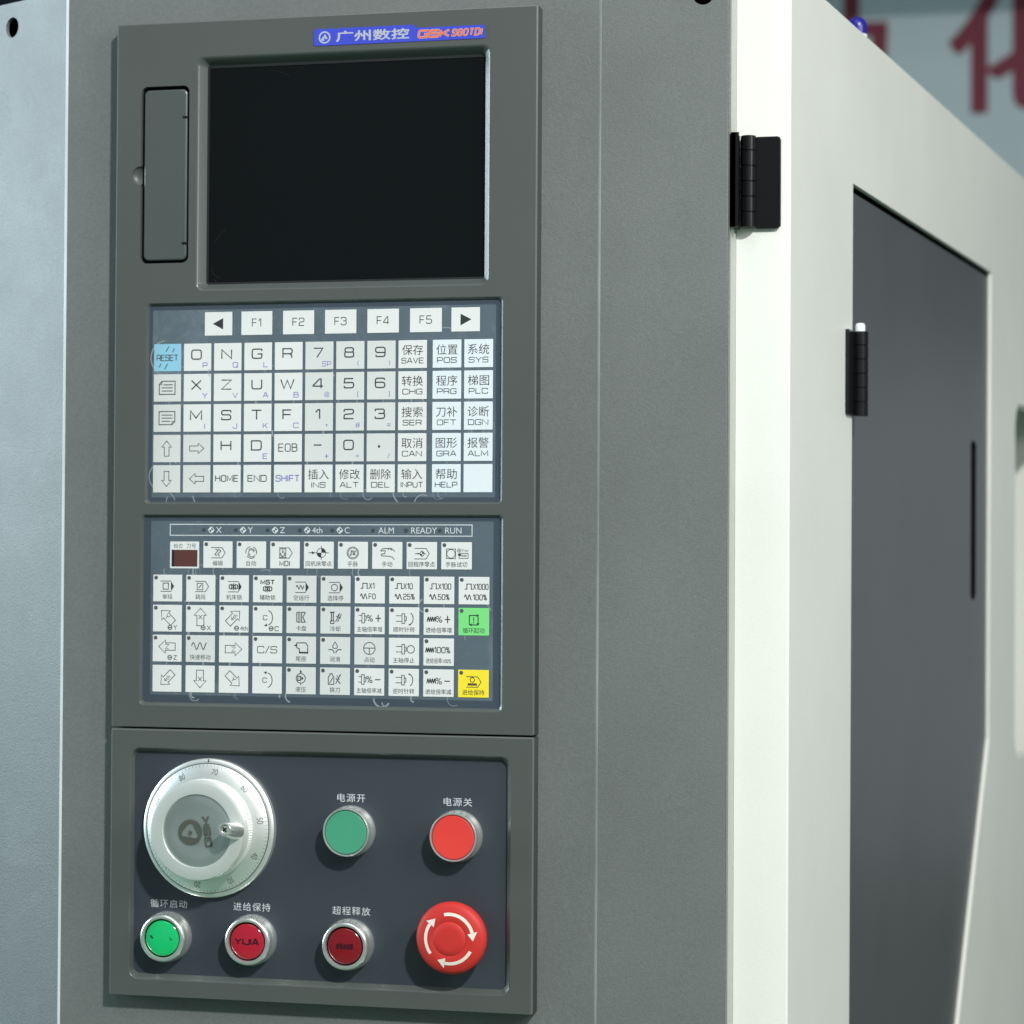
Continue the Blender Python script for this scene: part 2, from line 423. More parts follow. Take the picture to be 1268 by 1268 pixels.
# ------------------------------------------------------------------ banner far behind
ban = thing('banner', 'pale blue banner with large dark red Chinese characters hanging far behind the machine', 'banner', 100, 900, 5000)
mb = MB(); mb.box(-1100, -1250, 5000, 1300, 200, 5030, 'board'); mb.build('board', ban, (100, 900, 5000), smooth=0)
mb = MB(); mb.box(-1100, -1300, 4520, 1300, -1065, 4999, 'board'); mb.build('shade_overhang', ban, (100, 900, 5000), smooth=0)  # unseen overhang added above the view to shade the banner's upper part
for ch, x in (('动', -425), ('化', 25)):
    mb = MB(); vs, fs = glyphs(ch, 0.0)
    EM = 320; k = 0
    for ddx, ddy in ((0, 0), (-.022, 0), (.022, 0), (0, .018), (0, -.018), (.017, .014), (-.017, .014), (.017, -.014), (-.017, -.014)):
        ids = [mb.vert(x + (p[0] + ddx) * EM, -796 - (p[1] + ddy) * EM, 4997 - .3 * k) for p in vs]; k += 1
        for f in fs: mb.face([ids[i] for i in f], 'banner_red')
    mb.build('character', ban, (x, -796, 4997), smooth=0)

# ------------------------------------------------------------------ white machine enclosure
A5 = R(4.9)
C3 = (401.72, 30.73)                       # front right corner of the frame post (u, d)
SD = (math.sin(A5), math.cos(A5))          # direction of the side, going back
SN = (math.cos(A5), -math.sin(A5))         # outward normal of the side
def side(t, z, out=0.0): return (C3[0] + SD[0] * t + SN[0] * out, -z, C3[1] + SD[1] * t + SN[1] * out)
class SideMB(MB):
    """MB whose (u,v,d) = (distance t along the side, -z, depth behind the side surface)"""
    def vert(s, u, v, d):
        p = side(u, -v, -d); s.v.append((p[0], p[2], -p[1])); return len(s.v) - 1
BOT = 1449
enc = thing('machine_enclosure', 'white painted machine enclosure with a charcoal side door behind the grey control cabinet', 'machine', 402, BOT, 300)
TOPZ = 20
TE = 1500
mb = MB()
# post front (with rounded corner) from the concave corner to the side
rad = 1.2
mb.loft([[(370.5, -TOPZ, 30.73), (C3[0] - rad, -TOPZ, 30.73), (C3[0] - rad * .25, -TOPZ, 30.73 + rad * .3), side(rad, TOPZ)],
         [(370.5, BOT, 30.73), (C3[0] - rad, BOT, 30.73), (C3[0] - rad * .25, BOT, 30.73 + rad * .3), side(rad, -BOT)]], 'white', closed=False)
mb.build('frame_post', enc, (402, BOT, 300), smooth=50)
door_o = [(168.3, 80.2), (703.0, 80.8), (703.0, 85), (696.8, 462.0), (545, 690), (320, 1050), (162, 1050)]
win_o = rrect(829, 180, 1130, 488, 24)
mb = SideMB()
mb.fill([(rad, -TOPZ), (TE, -TOPZ), (TE, BOT), (rad, BOT)], 0, 'white', holes=[door_o, win_o])
def rim(mb_, lp, d0, d1, m): mb_.loft([at(lp, d0), at(lp, d1)], m)
rim(mb, door_o, 0, 3.2, 'white'); 
mb.fill(door_o, 16, 'dark')
rim(mb, door_o, 3.2, 16, 'dark')
rim(mb, win_o, 0, 12, 'white')
mb.build('side_panel', enc, (402, BOT, 300), smooth=30)
mb = MB()
mb.fill([(370, 30), (C3[0], 30.73), side(TE, TOPZ)[::2], (side(TE, TOPZ)[0] - 900, side(TE, TOPZ)[2])], 0, 'white')
mb.v = [(p[0], -p[2], TOPZ) for p in mb.v]
mb.build('roof', enc, (402, BOT, 300), smooth=0)
# what the window shows: a front-facing inner wall and a dark liner
mb = SideMB()
mb.box(700, -15, 140, 1300, 700, 150, 'interior')
mb.box(1145, -15, 14, 1160, 700, 139, 'interior')
mb.build('inner_panel', enc, (402, BOT, 300), smooth=0)

# charcoal door inside its opening
g = 2.2
door_i = [(169.3, 84.5), (701.5, 84.8), (694.6, 461.5), (543.5, 688), (318, 1048), (164, 1048)]
slot = [(620, 226), (626, 222), (640, 222), (646, 226), (645, 344), (639, 348), (625, 348), (620, 344)]
mb = SideMB()
mb.fill(door_i, 2.6, 'door', holes=[slot]); rim(mb, door_i, 2.6, 8, 'door'); rim(mb, slot, 2.6, 14, 'dark'); mb.fill(slot, 14, 'dark')
door = mb.build('door', enc, (402, BOT, 300), smooth=30); door['label'] = 'charcoal side door with a vertical finger slot'

def knuckles(mbx, cu, cd, v0, v1, r, n, m):
    for k in range(n):
        a = v0 + (v1 - v0) * k / n + 0.18; b = v0 + (v1 - v0) * (k + 1) / n - 0.18
        rings = []
        for vv, rr in ((a, r - .35), (a + .3, r), (b - .3, r), (b, r - .35)):
            rings.append([(cu + rr * math.cos(2 * math.pi * i / 24), vv, cd + rr * math.sin(2 * math.pi * i / 24)) for i in range(24)])
        ids = mbx.loft(rings, m); mbx.face(ids[0], m); mbx.face(list(reversed(ids[-1])), m)
    mbx.loft([[(cu + (r - .5) * math.cos(2 * math.pi * i / 16), vv, cd + (r - .5) * math.sin(2 * math.pi * i / 16)) for i in range(16)] for vv in (v0 + .2, v1 - .2)], m)

def plate(mbx, lp, d0, d1, ch, m):
    """flat plate: front at d0, back at d1, chamfer ch; outline lp (list of (u,v), convex)"""
    c = Vector((sum(p[0] for p in lp) / len(lp), sum(p[1] for p in lp) / len(lp)))
    W = max(abs(p[0] - c.x) for p in lp); H = max(abs(p[1] - c.y) for p in lp)
    inn = [(c.x + (p[0] - c.x) * (1 - ch / W), c.y + (p[1] - c.y) * (1 - ch / H)) for p in lp]
    mbx.fill(inn, d0, m)
    mbx.loft([at(inn, d0), at(lp, d0 + ch), at(lp, d1)], m)

# hinge on the side door
h2 = MB(); h2 = SideMB()
plate(h2, rrect(147, 174, 164.5, 227.2, 1.5), -2.2, 0.4, .5, 'black')
hinge2 = h2.build('door_hinge', enc, (402, BOT, 300), smooth=40); hinge2['label'] = 'black hinge with a white pin on the charcoal door'
h2 = SideMB(); knuckles(h2, 168.5, -4.9, 174, 227.6, 5.1, 6, 'black'); h2.build('knuckle', hinge2, (402, BOT, 300), smooth=40)
h2 = SideMB()
rings = [[(168.5 + r * math.cos(2 * math.pi * i / 20), vv, -4.9 + r * math.sin(2 * math.pi * i / 20)) for i in range(20)] for vv, r in ((168.9, 2.1), (169.4, 2.8), (170.8, 3.1), (174.3, 3.1))]
ids = h2.loft(rings, 'nylon'); h2.face(ids[0], 'nylon'); h2.build('pin', hinge2, (402, BOT, 300), smooth=40)

# blue dome on the roof
dome = thing('signal_lamp', 'small blue dome lamp peeking over the white machine roof', 'lamp', 403, -TOPZ, 300)
mb = MB()
n = 32; rings = []
for k in range(9):
    a = R(90 * k / 8.0); r = 6.6 * math.cos(a) + 0.05; z = 39 + 7.2 * math.sin(a)
    rings.append([(405.6 + r * math.cos(2 * math.pi * i / n), -z, 300 + r * math.sin(2 * math.pi * i / n)) for i in range(n)])
rings.insert(0, [(405.6 + 6.6 * math.cos(2 * math.pi * i / n), -34, 300 + 6.6 * math.sin(2 * math.pi * i / n)) for i in range(n)])
mb.loft(rings, 'blue_dome'); mb.build('dome', dome, (403, -TOPZ, 300), smooth=60)
mb = MB()
rings = [[(405.6 + r * math.cos(2 * math.pi * i / n), -z, 300 + r * math.sin(2 * math.pi * i / n)) for i in range(n)] for z, r in ((20.0, 6.5), (33.4, 6.5), (34.2, 6.4), (34.2, 3))]
mb.loft(rings, 'white'); mb.build('base', dome, (403, -TOPZ, 300), smooth=40)

# ------------------------------------------------------------------ grey control cabinet
cab = thing('control_cabinet', 'grey powder coated sheet metal cabinet carrying the control panels', 'cabinet', 150, BOT, 150)
CT = 24.5      # top of the cabinet (mm above the unit)
FX = 294.3; F2 = (368.98, 13.11)
cut = rrect(4, 4, 256, 575, 3)
ZB = BOT
def sheet(u): return 10.5 if u <= FX else 10.5 + (u - FX) * (F2[1] - 10.5) / (F2[0] - FX)
mb = MB()
left_r = 1.0
mb.fill([(-36.9 + left_r, -CT), (FX - .8, -CT), (FX - .8, ZB), (-36.9 + left_r, ZB)], 10.5, 'grey', holes=[cut])
# hole in the right-hand strip
mb2 = MB()
hole = circ(353.9, -4.2, 6.2, 32)
mb2.fill([(FX + .8, -CT), (F2[0] - .8, -CT), (F2[0] - .8, ZB), (FX + .8, ZB)], 0, 'grey', holes=[hole])
mb2.loft([at(hole, 0), at(hole, 2.5)], 'grey')
base = len(mb.v)
for p in mb2.v: mb.v.append((p[0], p[1] + sheet(p[0]), p[2]))
for f, m_ in zip(mb2.f, mb2.m): mb.f.append(tuple(i + base for i in f)); mb.m.append(mb.mi(mb2.mats[m_]))
# folded ridge and right-hand edge, paint rubbed thin
def ridge(prof, m): mb.loft([[(u, -CT, d) for u, d in prof], [(u, ZB, d) for u, d in prof]], m, closed=False)
ridge([(FX - .8, 10.5), (FX - .3, 10.36), (FX + .3, 10.38), (FX + .8, sheet(FX + .8))], ['fold'])
ridge([(F2[0] - .8, sheet(F2[0] - .8)), (F2[0] - .25, sheet(F2[0]) + .1), (F2[0], sheet(F2[0]) + .8)], ['grey'])
mb.loft([at(cut, 10.5), at(cut, 13)], 'grey')
front = mb.build('front_panel', cab, (150, BOT, 150), smooth=35)
# chamfered left side
B28 = R(28)
LD = (-math.cos(B28), math.sin(B28)); LN = (-math.sin(B28), -math.cos(B28))
class LeftMB(MB):
    """u = distance leftwards along the chamfer, d = depth behind it"""
    def vert(s, u, v, d):
        s.v.append((-36.9 + LD[0] * u - LN[0] * d, 10.5 + LD[1] * u - LN[1] * d, -v)); return len(s.v) - 1
mb = LeftMB()
lh = circ(54.8, -9.2, 6.3, 32)
mb.fill([(left_r, -CT), (150, -CT), (150, ZB), (left_r, ZB)], 0, 'grey_worn_sheen', holes=[lh], flip=True)
mb.loft([at(lh, 0), at(lh, 2.2)], 'grey_worn_sheen')
ink = Ink(mb, 0, 0, 0.0)
rs = random.Random(11)
for cx, cy, r, a0, a1, wd in ((62, -52, 26, 20, 62, .5), (60, -50, 30, 8, 55, .7), (74, -58, 24, 30, 90, .6), (72, -47, 18, 40, 110, .8), (80, -66, 30, 20, 50, .5)):
    for q in range(3):
        b0 = a0 + rs.uniform(-4, 16); b1 = b0 + (a1 - a0) * rs.uniform(.3, .8)
        rr = r + rs.uniform(-1.2, 1.2)
        pts_ = [(p[0] + rs.uniform(-.16, .16), p[1] + rs.uniform(-.16, .16)) for p in circ(cx, cy, rr, 16, 180 - b1, 180 - b0)]
        ink.line(pts_, wd * rs.uniform(.4, 1.5), 'chalk')
mb.build('side_panel', cab, (150, BOT, 150), smooth=0)
mb = MB()
mb.loft([[(-36.9 + left_r, vv, 10.5), (-36.9 + left_r * .35, vv, 10.62), (-36.9 + LD[0] * .4, vv, 10.5 + LD[1] * .4 + .05), (-36.9 + LD[0] * left_r, vv, 10.5 + LD[1] * left_r)] for vv in (-CT, ZB)], ['bare'], closed=False)
mb.build('corner_edge', cab, (150, BOT, 150), smooth=60)
# return edge at the right (pale paint) and the closed body behind
mb = MB()
mb.loft([[(F2[0], vv, F2[1] + .8), (370.45, vv, 31.2)] for vv in (-CT, ZB)], 'pale', closed=False)
mb.build('edge_return', cab, (150, BOT, 150), smooth=0)
mb = MB()
pl = [(-36.9, 10.6), (FX, 10.6), (F2[0], F2[1] + .2), (370.3, 31), (370.3, 320), (-169, 320), (-169, 80.6)]
ids = mb.loft([[(u, vv, d) for u, d in pl[2:]] for vv in (-CT, ZB)], 'grey', closed=False)
t = [mb.vert(u, -CT, d) for u, d in pl]; mb.face(t, 'grey')
mb.build('body_shell', cab, (150, BOT, 150), smooth=0)
# hinge between cabinet and frame
mb = MB()
plate(mb, rrect(381.0, 76.2, 396.4, 128.8, 2.2), 27.6, 31.0, .5, 'black')
hg = mb.build('hinge', enc, (402, BOT, 300), smooth=40); hg['label'] = 'black butt hinge on the white frame post'
mb = MB(); knuckles(mb, 378.0, 26.6, 75.6, 128.6, 4.4, 6, 'black'); mb.build('knuckle', hg, (402, BOT, 300), smooth=40)
mb = MB()
mb.box(369.9, 75.2, 14.6, 372.6, 128.9, 30.5, 'black')
mb.box(369.9, 75.2, 14.6, 374.3, 128.9, 17.2, 'black')
mb.build('leaf', hg, (402, BOT, 300), smooth=0)

# ------------------------------------------------------------------ upper control unit
unit = thing('control_unit', 'dark grey upper numerical control unit with a black screen above two white keypads', 'control unit', 130, 420, 5)
UO = (130, 420, 5)
def bezel_shell(mbx, u0, v0, u1, v1, holes, thick=10.5):
    o1 = rrect(u0, v0, u1, v1, 0.8, 2); o0 = rrect(u0 + .9, v0 + .9, u1 - .9, v1 - .9, 0.5, 2)
    om = rrect(u0 + .25, v0 + .25, u1 - .25, v1 - .25, 0.7, 2)
    mbx.fill(o0, 0, 'bezel', holes=holes)
    mbx.loft([at(o0, 0), at(om, .25), at(o1, .9), at(o1, thick)], ['bezel_edge', 'bezel_edge', 'bezel_side'])
def recess(mbx, a, ra, b, rb, depth, right_d, m='slope'):
    """sloped sides from the rectangle a in the face to the rectangle b at the bottom, with a rounded lip;
    the right-hand slope is flatter: it stops at depth right_d and drops straight down from there"""
    def mix(t): return [a[i] + (b[i] - a[i]) * t for i in range(4)], ra + (rb - ra) * t
    rings = []
    lim = max(rb, ra) * 1.0
    for t, d in ((0, 0), (.10, .02), (.20, .08), (.32, .20), (1, 1)):
        q, r = mix(t); rg = []
        for p in rrect(*q, r):
            k = min(1.0, max(0.0, (q[2] - p[0]) / max(r, .3)))
            rg.append((p[0], p[1], d * (right_d + (depth - right_d) * k)))
        rings.append(rg)
    rings.append(at(rrect(*b, rb), depth))
    mbx.loft(rings, m)
    return rrect(a[0], a[1], a[2], a[3], ra)
mb = MB()
holes = []
holes.append(recess(mb, (51, 21.4, 232.2, 161.2), 5, (56.2, 26.3, 228.2, 156.6), 1.6, 5.6, 3.0))
holes.append(recess(mb, (20.3, 167.6, 240.3, 287.4), 2.6, (21.7, 169.5, 239.05, 285.9), 2.0, 2.5, 1.0))
holes.append(recess(mb, (17.8, 293.4, 241.2, 407.2), 2.6, (19.2, 295.3, 239.7, 404.9), 2.0, 2.5, 1.1))
# card slot opening with a scooped thumb notch on its left
sl = rrect(16.0, 38.2, 46.6, 144.0, 4)
notch = [p for p in circ(16.0, 91.4, 5.8, 20, 270, 90)]          # half circle bulging to the left
left_side = []
pts = []
for p in sl: pts.append(p)
# insert the bulge between the lower-left and upper-left corners (the list runs right-bottom, left-bottom, left-top, right-top)
k = 14
pts = sl[:k] + [(16.0 - 5.8 * math.sin(R(180 * i / 16)), 91.4 + 5.8 * math.cos(R(180 * i / 16))) for i in range(17)] + sl[k:]
holes.append(pts)
inner = [((p[0]), p[1], 3.0) for p in sl]
mb.loft([at(sl[:k], 0), at(sl[:k], 3.0)], 'bezel', closed=False)
mb.loft([at(sl[k:], 0), at(sl[k:], 3.0)], 'bezel', closed=False)
mb.loft([at([sl[-1], sl[0]], 0), at([sl[-1], sl[0]], 3.0)], 'bezel', closed=False)
mb.loft([[(16.0, sl[k - 1][1], 0), (16.0, 97.2, 0)], [(16.0, sl[k - 1][1], 3), (16.0, 97.2, 3)]], 'bezel', closed=False)
mb.loft([[(16.0, 85.6, 0), (16.0, sl[k][1], 0)], [(16.0, 85.6, 3), (16.0, sl[k][1], 3)]], 'bezel', closed=False)
mb.fill(sl, 3.0, 'dark')
# scoop: quarter of a sphere
rings = []
for j in range(9):
    ph = R(90 * j / 8); rr = 5.8 * math.cos(ph) ; dd = 3.4 * math.sin(ph)
    rings.append([(16.0 - rr * math.sin(R(180 * i / 16)), 91.4 + rr * math.cos(R(180 * i / 16)), dd) for i in range(17)])
mb.loft(rings, 'bezel', closed=False)
bz = MB(); bezel_shell(bz, 0, 0, 260, 420, holes)
off = len(bz.v); bz.v += mb.v
for f, m_ in zip(mb.f, mb.m): bz.f.append(tuple(i + off for i in f)); bz.m.append(bz.mi(mb.mats[m_]))
bezel = bz.build('bezel', unit, UO, smooth=38)

mb = MB()
mb.fill(rrect(55.8, 25.8, 228.8, 157.1, 1), 5.4, 'screen_edge', holes=[rrect(57.4, 27.8, 227.2, 155.6, .8)])
mb.fill(rrect(57.4, 27.8, 227.2, 155.6, .8), 5.9, 'screen')
mb.loft([at(rrect(57.4, 27.8, 227.2, 155.6, .8), 5.4), at(rrect(57.4, 27.8, 227.2, 155.6, .8), 5.9)], 'screen_edge')
ink = Ink(mb, 0, 0, 5.88)
for cx, cy, r, a0, a1, wd in ((66, 146, 7, 190, 262, .5), (70, 149, 10, 205, 250, .7), (76, 138, 16, 120, 158, .4), (63, 152, 5, 230, 320, .35), (92, 60, 30, 60, 84, .25)):
    ink.line(circ(cx, -cy, r, 12, a0, a1), wd, 'smear')
mb.build('screen', unit, UO, smooth=0)

# card slot cover
mb = MB()
cv = rrect(18.0, 40.4, 44.9, 142.0, 3)
cv2 = rrect(18.7, 41.1, 44.2, 141.3, 2.5)
mb.fill(cv2, .45, 'cover'); mb.loft([at(cv2, .45), at(cv, .9), at(cv, 3)], 'cover')
ink = Ink(mb, 0, 0, .44)
ink.line([(21.0, -90.2), (21.0, -92.6), (23.2, -91.4)], .18, 'bezel', True)
ink.line([(43.0, -55), (43.0, -133)], .35, 'bezel')
for vv in (56.4, 131.6): ink.fill([(42.2, -vv), (45.2, -vv), (45.2, -vv - 1.5), (42.2, -vv - 1.5)], 'dark')
mb.build('card_slot_cover', unit, UO, smooth=40)

# nameplate
mb = MB()
np_ = [(125.2, 8.4), (184.8, 8.4), (187.9, 10.3), (227.6, 10.3), (228.4, 11), (228.4, 17.4), (227.6, 18.1), (125.2, 18.3), (124.4, 17.6), (124.4, 9.2)]
mb.fill(np_, -.35, 'badge'); mb.loft([at(np_, -.35), at(np_, .05)], 'badge')
ink = Ink(mb, 0, 0, -.37)
ink.ring(131.0, -13.5, 3.2, .9, 'silver')
ink.fill([(131.0, -11.2), (133.0, -14.4), (131.2, -14.4), (130.6, -13.4)], 'silver'); ink.fill([(130.3, -12.4), (130.9, -15.6), (128.6, -15.2)], 'silver')
for ddx, ddy in ((0, 0), (-.22, 0), (.22, 0), (0, .16), (0, -.16)): ink.text('广州数控', 160.4 + ddx, -13.3 + ddy, h=6.2, w=44.5, m='silver', weight=.004)
ink.word('GSK', 197.6, -14.1, 3.8, 1.6, 1.45, 'silver', gap=.3, maxw=18.4, shear=.15)
ink.word('980TDI', 217.4, -14.1, 3.6, .74, 1.1, 'silver', gap=.36, shear=.22, maxw=17.6)
ink.word('GSK', 197.6, -14.1, 3.8, 1.6, 1.0, 'orange', gap=.3, maxw=18.4, shear=.15)
ink.word('980TDI', 217.4, -14.1, 3.6, .74, .72, 'orange', gap=.36, shear=.22, maxw=17.6)
mb.build('nameplate', unit, UO, smooth=0)['label'] = 'blue nameplate with silver Chinese characters and orange lettering'

# ---- keys
def key(name, u0, v0, wd, ht, face, draw, parent, d=2.5, led=None, label=None):
    mb = MB(); hw, hh = wd / 2, ht / 2
    a = rrect(-hw, -hh, hw, hh, .25, 2); b = rrect(-hw + .12, -hh + .12, hw - .12, hh - .12, .2, 2)
    mb.fill(b, -.25, face); mb.loft([at(b, -.25), at(a, -.12), at(a, 0)], face)
    ink = Ink(mb, 0, 0, -.26)
    if led: ink.disc(-hw + 1.85, hh - 1.75, 1.18, 'ink_led', 18)
    if draw: draw(ink)
    o = mb.build(name, None, (0, 0, 0), smooth=0)
    o.parent = parent
    o.location = Vector(((u0 + hw) * MM, d * MM, HZ - (v0 + hh) * MM)) - world_loc(parent)
    if label: o['label'] = label
    return o
M['ink_print'] = mat('slate print', (0.06, 0.085, 0.115), 0.4)
M['ink_led'] = mat('key indicator', (0.085, 0.09, 0.10), 0.3)

pad1 = MB()
pad1.fill(rrect(21.4, 169.2, 239.2, 286.1, 2), 2.5, 'overlay', holes=[rrect(23.6, 172.0, 235.4, 283.4, .5)])
pad1.fill(rrect(23.6, 172.0, 235.4, 283.4, .5), 2.5, 'film')
pad1.loft([at(rrect(21.4, 169.2, 239.2, 286.1, 2), 2.5), at(rrect(21.4, 169.2, 239.2, 286.1, 2), 4)], 'overlay')
def wrinkles(mbx, lst, d):
    k = Ink(mbx, 0, 0, d)
    for cx, cy, r, a0, a1, wd in lst: k.line(circ(cx, -cy, r, 12, a0, a1), wd, 'wrinkle')
rw = random.Random(3)
wl = [(33.0, 200.2, 10.4, 100, 255, .5), (33.2, 200.2, 10.9, 120, 240, .3), (31, 271, 9.0, 130, 250, .6), (30, 288, 9, 20, 70, .5), (44, 287, 7, -10, 40, .7), (39, 286, 6, 150, 210, .5),
      (182, 280, 8.0, 150, 240, .8), (192, 287, 5, 60, 180, .6), (176, 230, 9, 140, 215, .4), (200, 232, 9, 150, 215, .7), (205, 196, 11, 60, 120, .5)]
for i in range(44):
    wl.append((rw.uniform(30, 230), rw.choice((209.3, 227.3, 245.3, 263.4, 281.6)), rw.uniform(1.5, 4), rw.uniform(0, 180), rw.uniform(200, 320), rw.choice((.2, .3, .45, .9))))
wrinkles(pad1, wl, 2.47)
keypad = pad1.build('data_keypad', unit, UO, smooth=0); keypad['label'] = 'slate membrane keypad of letter and number keys under the screen'

KX = [24.5 + 19.03 * i for i in range(9)] + [197.5, 216.5]
KY = [192.05, 210.1, 228.15, 246.2, 264.25]
KW, KH = 17.2, 16.3
def big(c, sub=None):
    def dr(i):
        i.word(c, -.6, 1.6, 5.4, 1.12 if len(c) == 1 else .5, .76, 'ink_dark')
        if sub:
            if sub in G and sub not in '-/+': i.word(sub, 4.9, -4.8, 2.9, 1.0, .42, 'ink_blue')
            elif sub == 'SP': i.word('SP', 4.6, -4.9, 2.8, .85, .34, 'ink_blue')
            else: i.text(sub, 4.9, -4.9, h={'+': 2.4, '=': 1.5, ',': 1.6, '*': 2.0}.get(sub, 3.2), m='ink_blue')
    return dr
def cn(zh, en, tone='ink'):
    def dr(i):
        i.text(zh, 0, 2.5, h=6.0, w=12.8, m='ink_dark', weight=0)
        i.word(en, 0, -3.7, 2.9, 1.15, .46, 'ink', gap=.3, maxw=13.2)
    return dr
def word(t, wr=.72, h=3.6, m='ink_dark', maxw=14.4): return lambda i: i.word(t, 0, .2, h, wr, .54, m, gap=.26, maxw=maxw)
def outline_arrow(i, ang, L_=9.0, hw=3.1, sw=1.5, hl=3.6, cx=0, cy=0, w=.32, m='ink'):
    ca, sa = math.cos(R(ang)), math.sin(R(ang))
    p = [(-L_ / 2, -sw), (L_ / 2 - hl, -sw), (L_ / 2 - hl, -hw), (L_ / 2, 0), (L_ / 2 - hl, hw), (L_ / 2 - hl, sw), (-L_ / 2, sw)]
    i.line([(cx + x * ca - y * sa, cy + x * sa + y * ca) for x, y in p], w, m, True)
def d_reset(i):
    i.word('RESET', 0, -.1, 3.3, .82, .34, 'ink', gap=.2, maxw=13.4)
    for x, y in ((0, 5.2), (3.8, 4.4), (-4.6, -4.6), (-.8, -5.2)):
        q = 1.6 if y in (5.2, -5.2) else 1.1
        i.line([(x - q * .6, y - q), (x + q * .6, y + q)], .34, 'ink')
def d_page(up):
    def dr(i):
        s_ = 1 if up else -1
        if up: i.line([(-5, -3.8), (-5, 2.2), (-3.4, 4.0), (5, 4.0), (5, -3.8)], .38, 'ink', True); i.line([(-5, 2.2), (-3.4, 2.2), (-3.4, 4.0)], .3, 'ink')
        else: i.line([(-5, 4.0), (5, 4.0), (5, -2.0), (3.2, -3.8), (-5, -3.8)], .38, 'ink', True); i.line([(5, -2.0), (3.2, -2.0), (3.2, -3.8)], .3, 'ink')
        for y in (1.9, .1, -1.8): i.line([(-2.4 if up and y > 1 else -3.4, y), (3.5 if up or y > -1 else 2, y)], .36, 'ink')
    return dr
def tri(s_): return lambda i: i.fill([(-3.6 * s_, 0), (3.0 * s_, 3.4), (3.0 * s_, -3.4)], 'ink_dark')
def arr(a): return lambda i: outline_arrow(i, a, m='ink_dark', w=.3)
soft = [(56.6, 17.2, tri(1))] + [(79.6 + 26.0 * k, 19.2, (lambda t: (lambda i: i.word(t, 0, .3, 4.4, .72, .5, 'ink_dark', gap=.3)))('F%d' % (k + 1))) for k in range(5)] + [(208.6, 17.1, tri(-1))]
for k, (u0, wd, dr) in enumerate(soft): key('soft_key', u0, 173.5, wd, 14.0, 'key', dr, keypad)
rows = [
    [('key_blue', d_reset), ('key', big('O', 'P')), ('key', big('N', 'Q')), ('key', big('G', 'L')), ('key', big('R')), ('key_grey', big('7', 'SP')), ('key_grey', big('8', '(')), ('key_grey', big('9', ')')), ('key', cn('保存', 'SAVE')), ('key_cool', cn('位置', 'POS')), ('key_cool', cn('系统', 'SYS'))],
    [('key_grey', d_page(True)), ('key', big('X', 'Y')), ('key', big('Z', 'V')), ('key', big('U', 'A')), ('key', big('W', 'B')), ('key_grey', big('4', '@')), ('key_grey', big('5', '[')), ('key_grey', big('6', ']')), ('key', cn('转换', 'CHG')), ('key_cool', cn('程序', 'PRG')), ('key_cool', cn('梯图', 'PLC'))],
    [('key_grey', d_page(False)), ('key', big('M', 'I')), ('key', big('S', 'J')), ('key', big('T', 'K')), ('key', big('F', 'C')), ('key_grey', big('1', ',')), ('key_grey', big('2', '#')), ('key_grey', big('3', '=')), ('key', cn('搜索', 'SER')), ('key_cool', cn('刀补', 'OFT')), ('key_cool', cn('诊断', 'DGN'))],
    [('key_grey', arr(90)), ('key_grey', arr(0)), ('key', big('H')), ('key', big('D', 'E')), ('key', word('EOB', .72, 4.4, maxw=11.5)), ('key_grey', big('-', '+')), ('key_grey', big('0', '*')), ('key_grey', lambda i: (i.disc(-1, .6, .8, 'ink'), i.line([(4.2, -6.4), (5.6, -3.4)], .3, 'ink_blue'))), ('key', cn('取消', 'CAN')), ('key_cool', cn('图形', 'GRA')), ('key_cool', cn('报警', 'ALM'))],
    [('key_grey', arr(270)), ('key_grey', arr(180)), ('key', word('HOME', .8, 3.5)), ('key', word('END', .95, 3.5, maxw=13)), ('key', word('SHIFT', .8, 3.5, 'ink_blue')), ('key', cn('插入', 'INS')), ('key', cn('修改', 'ALT')), ('key', cn('删除', 'DEL')), ('key', cn('输入', 'INPUT')), ('key_cool', cn('帮助', 'HELP')), ('key_cool', None)],
]
for ri, row in enumerate(rows):
    for ci, (face, dr) in enumerate(row):
        key('key', KX[ci], KY[ri], KW, KH, face, dr, keypad, label='light blue reset key' if face == 'key_blue' else None)

# ---- lower membrane keypad
pad2 = MB()
ov = rrect(18.9, 295.0, 239.8, 405.1, 2)
pad2.fill(ov, 2.5, 'overlay', holes=[rrect(23.6, 297.4, 234.6, 400.6, .5)])
pad2.fill(rrect(23.6, 297.4, 234.6, 400.6, .5), 2.5, 'film')
pad2.loft([at(ov, 2.5), at(ov, 4)], 'overlay')
ink = Ink(pad2, 0, 0, 2.48)
ink.line([(35.7, -299.4), (221.8, -299.4), (221.8, -305.9), (35.7, -305.9)], .5, 'white_print', True)
def datum(i, x, y, r, m='white_print'):
    i.disc(x, y, r, m)
    for a in (0, 180): i.fill([(x, y)] + circ(x, y, r * .72, 8, a, a + 90), 'ink_print')
    for a in (0, 90, 180, 270): i.line([(x + r * .8 * math.cos(R(a)), y + r * .8 * math.sin(R(a))), (x + r * 1.18 * math.cos(R(a)), y + r * 1.18 * math.sin(R(a)))], r * .3, m)
for x, t in ((57.0, 'X'), (77.0, 'Y'), (97.0, 'Z'), (117.0, '4th'), (137.0, 'C'), (162, 'ALM'), (182, 'READY'), (202.5, 'RUN')):
    ink.disc(x, -302.7, 1.15, 'led_off')
    tx = x + 7.6
    if len(t) == 1 or t == '4th': datum(ink, x + 4.6, -302.7, 1.75)
    else: tx = x + 3.2
    ink.text(t, tx, -302.7, h=3.5, m='white_print', align='l')
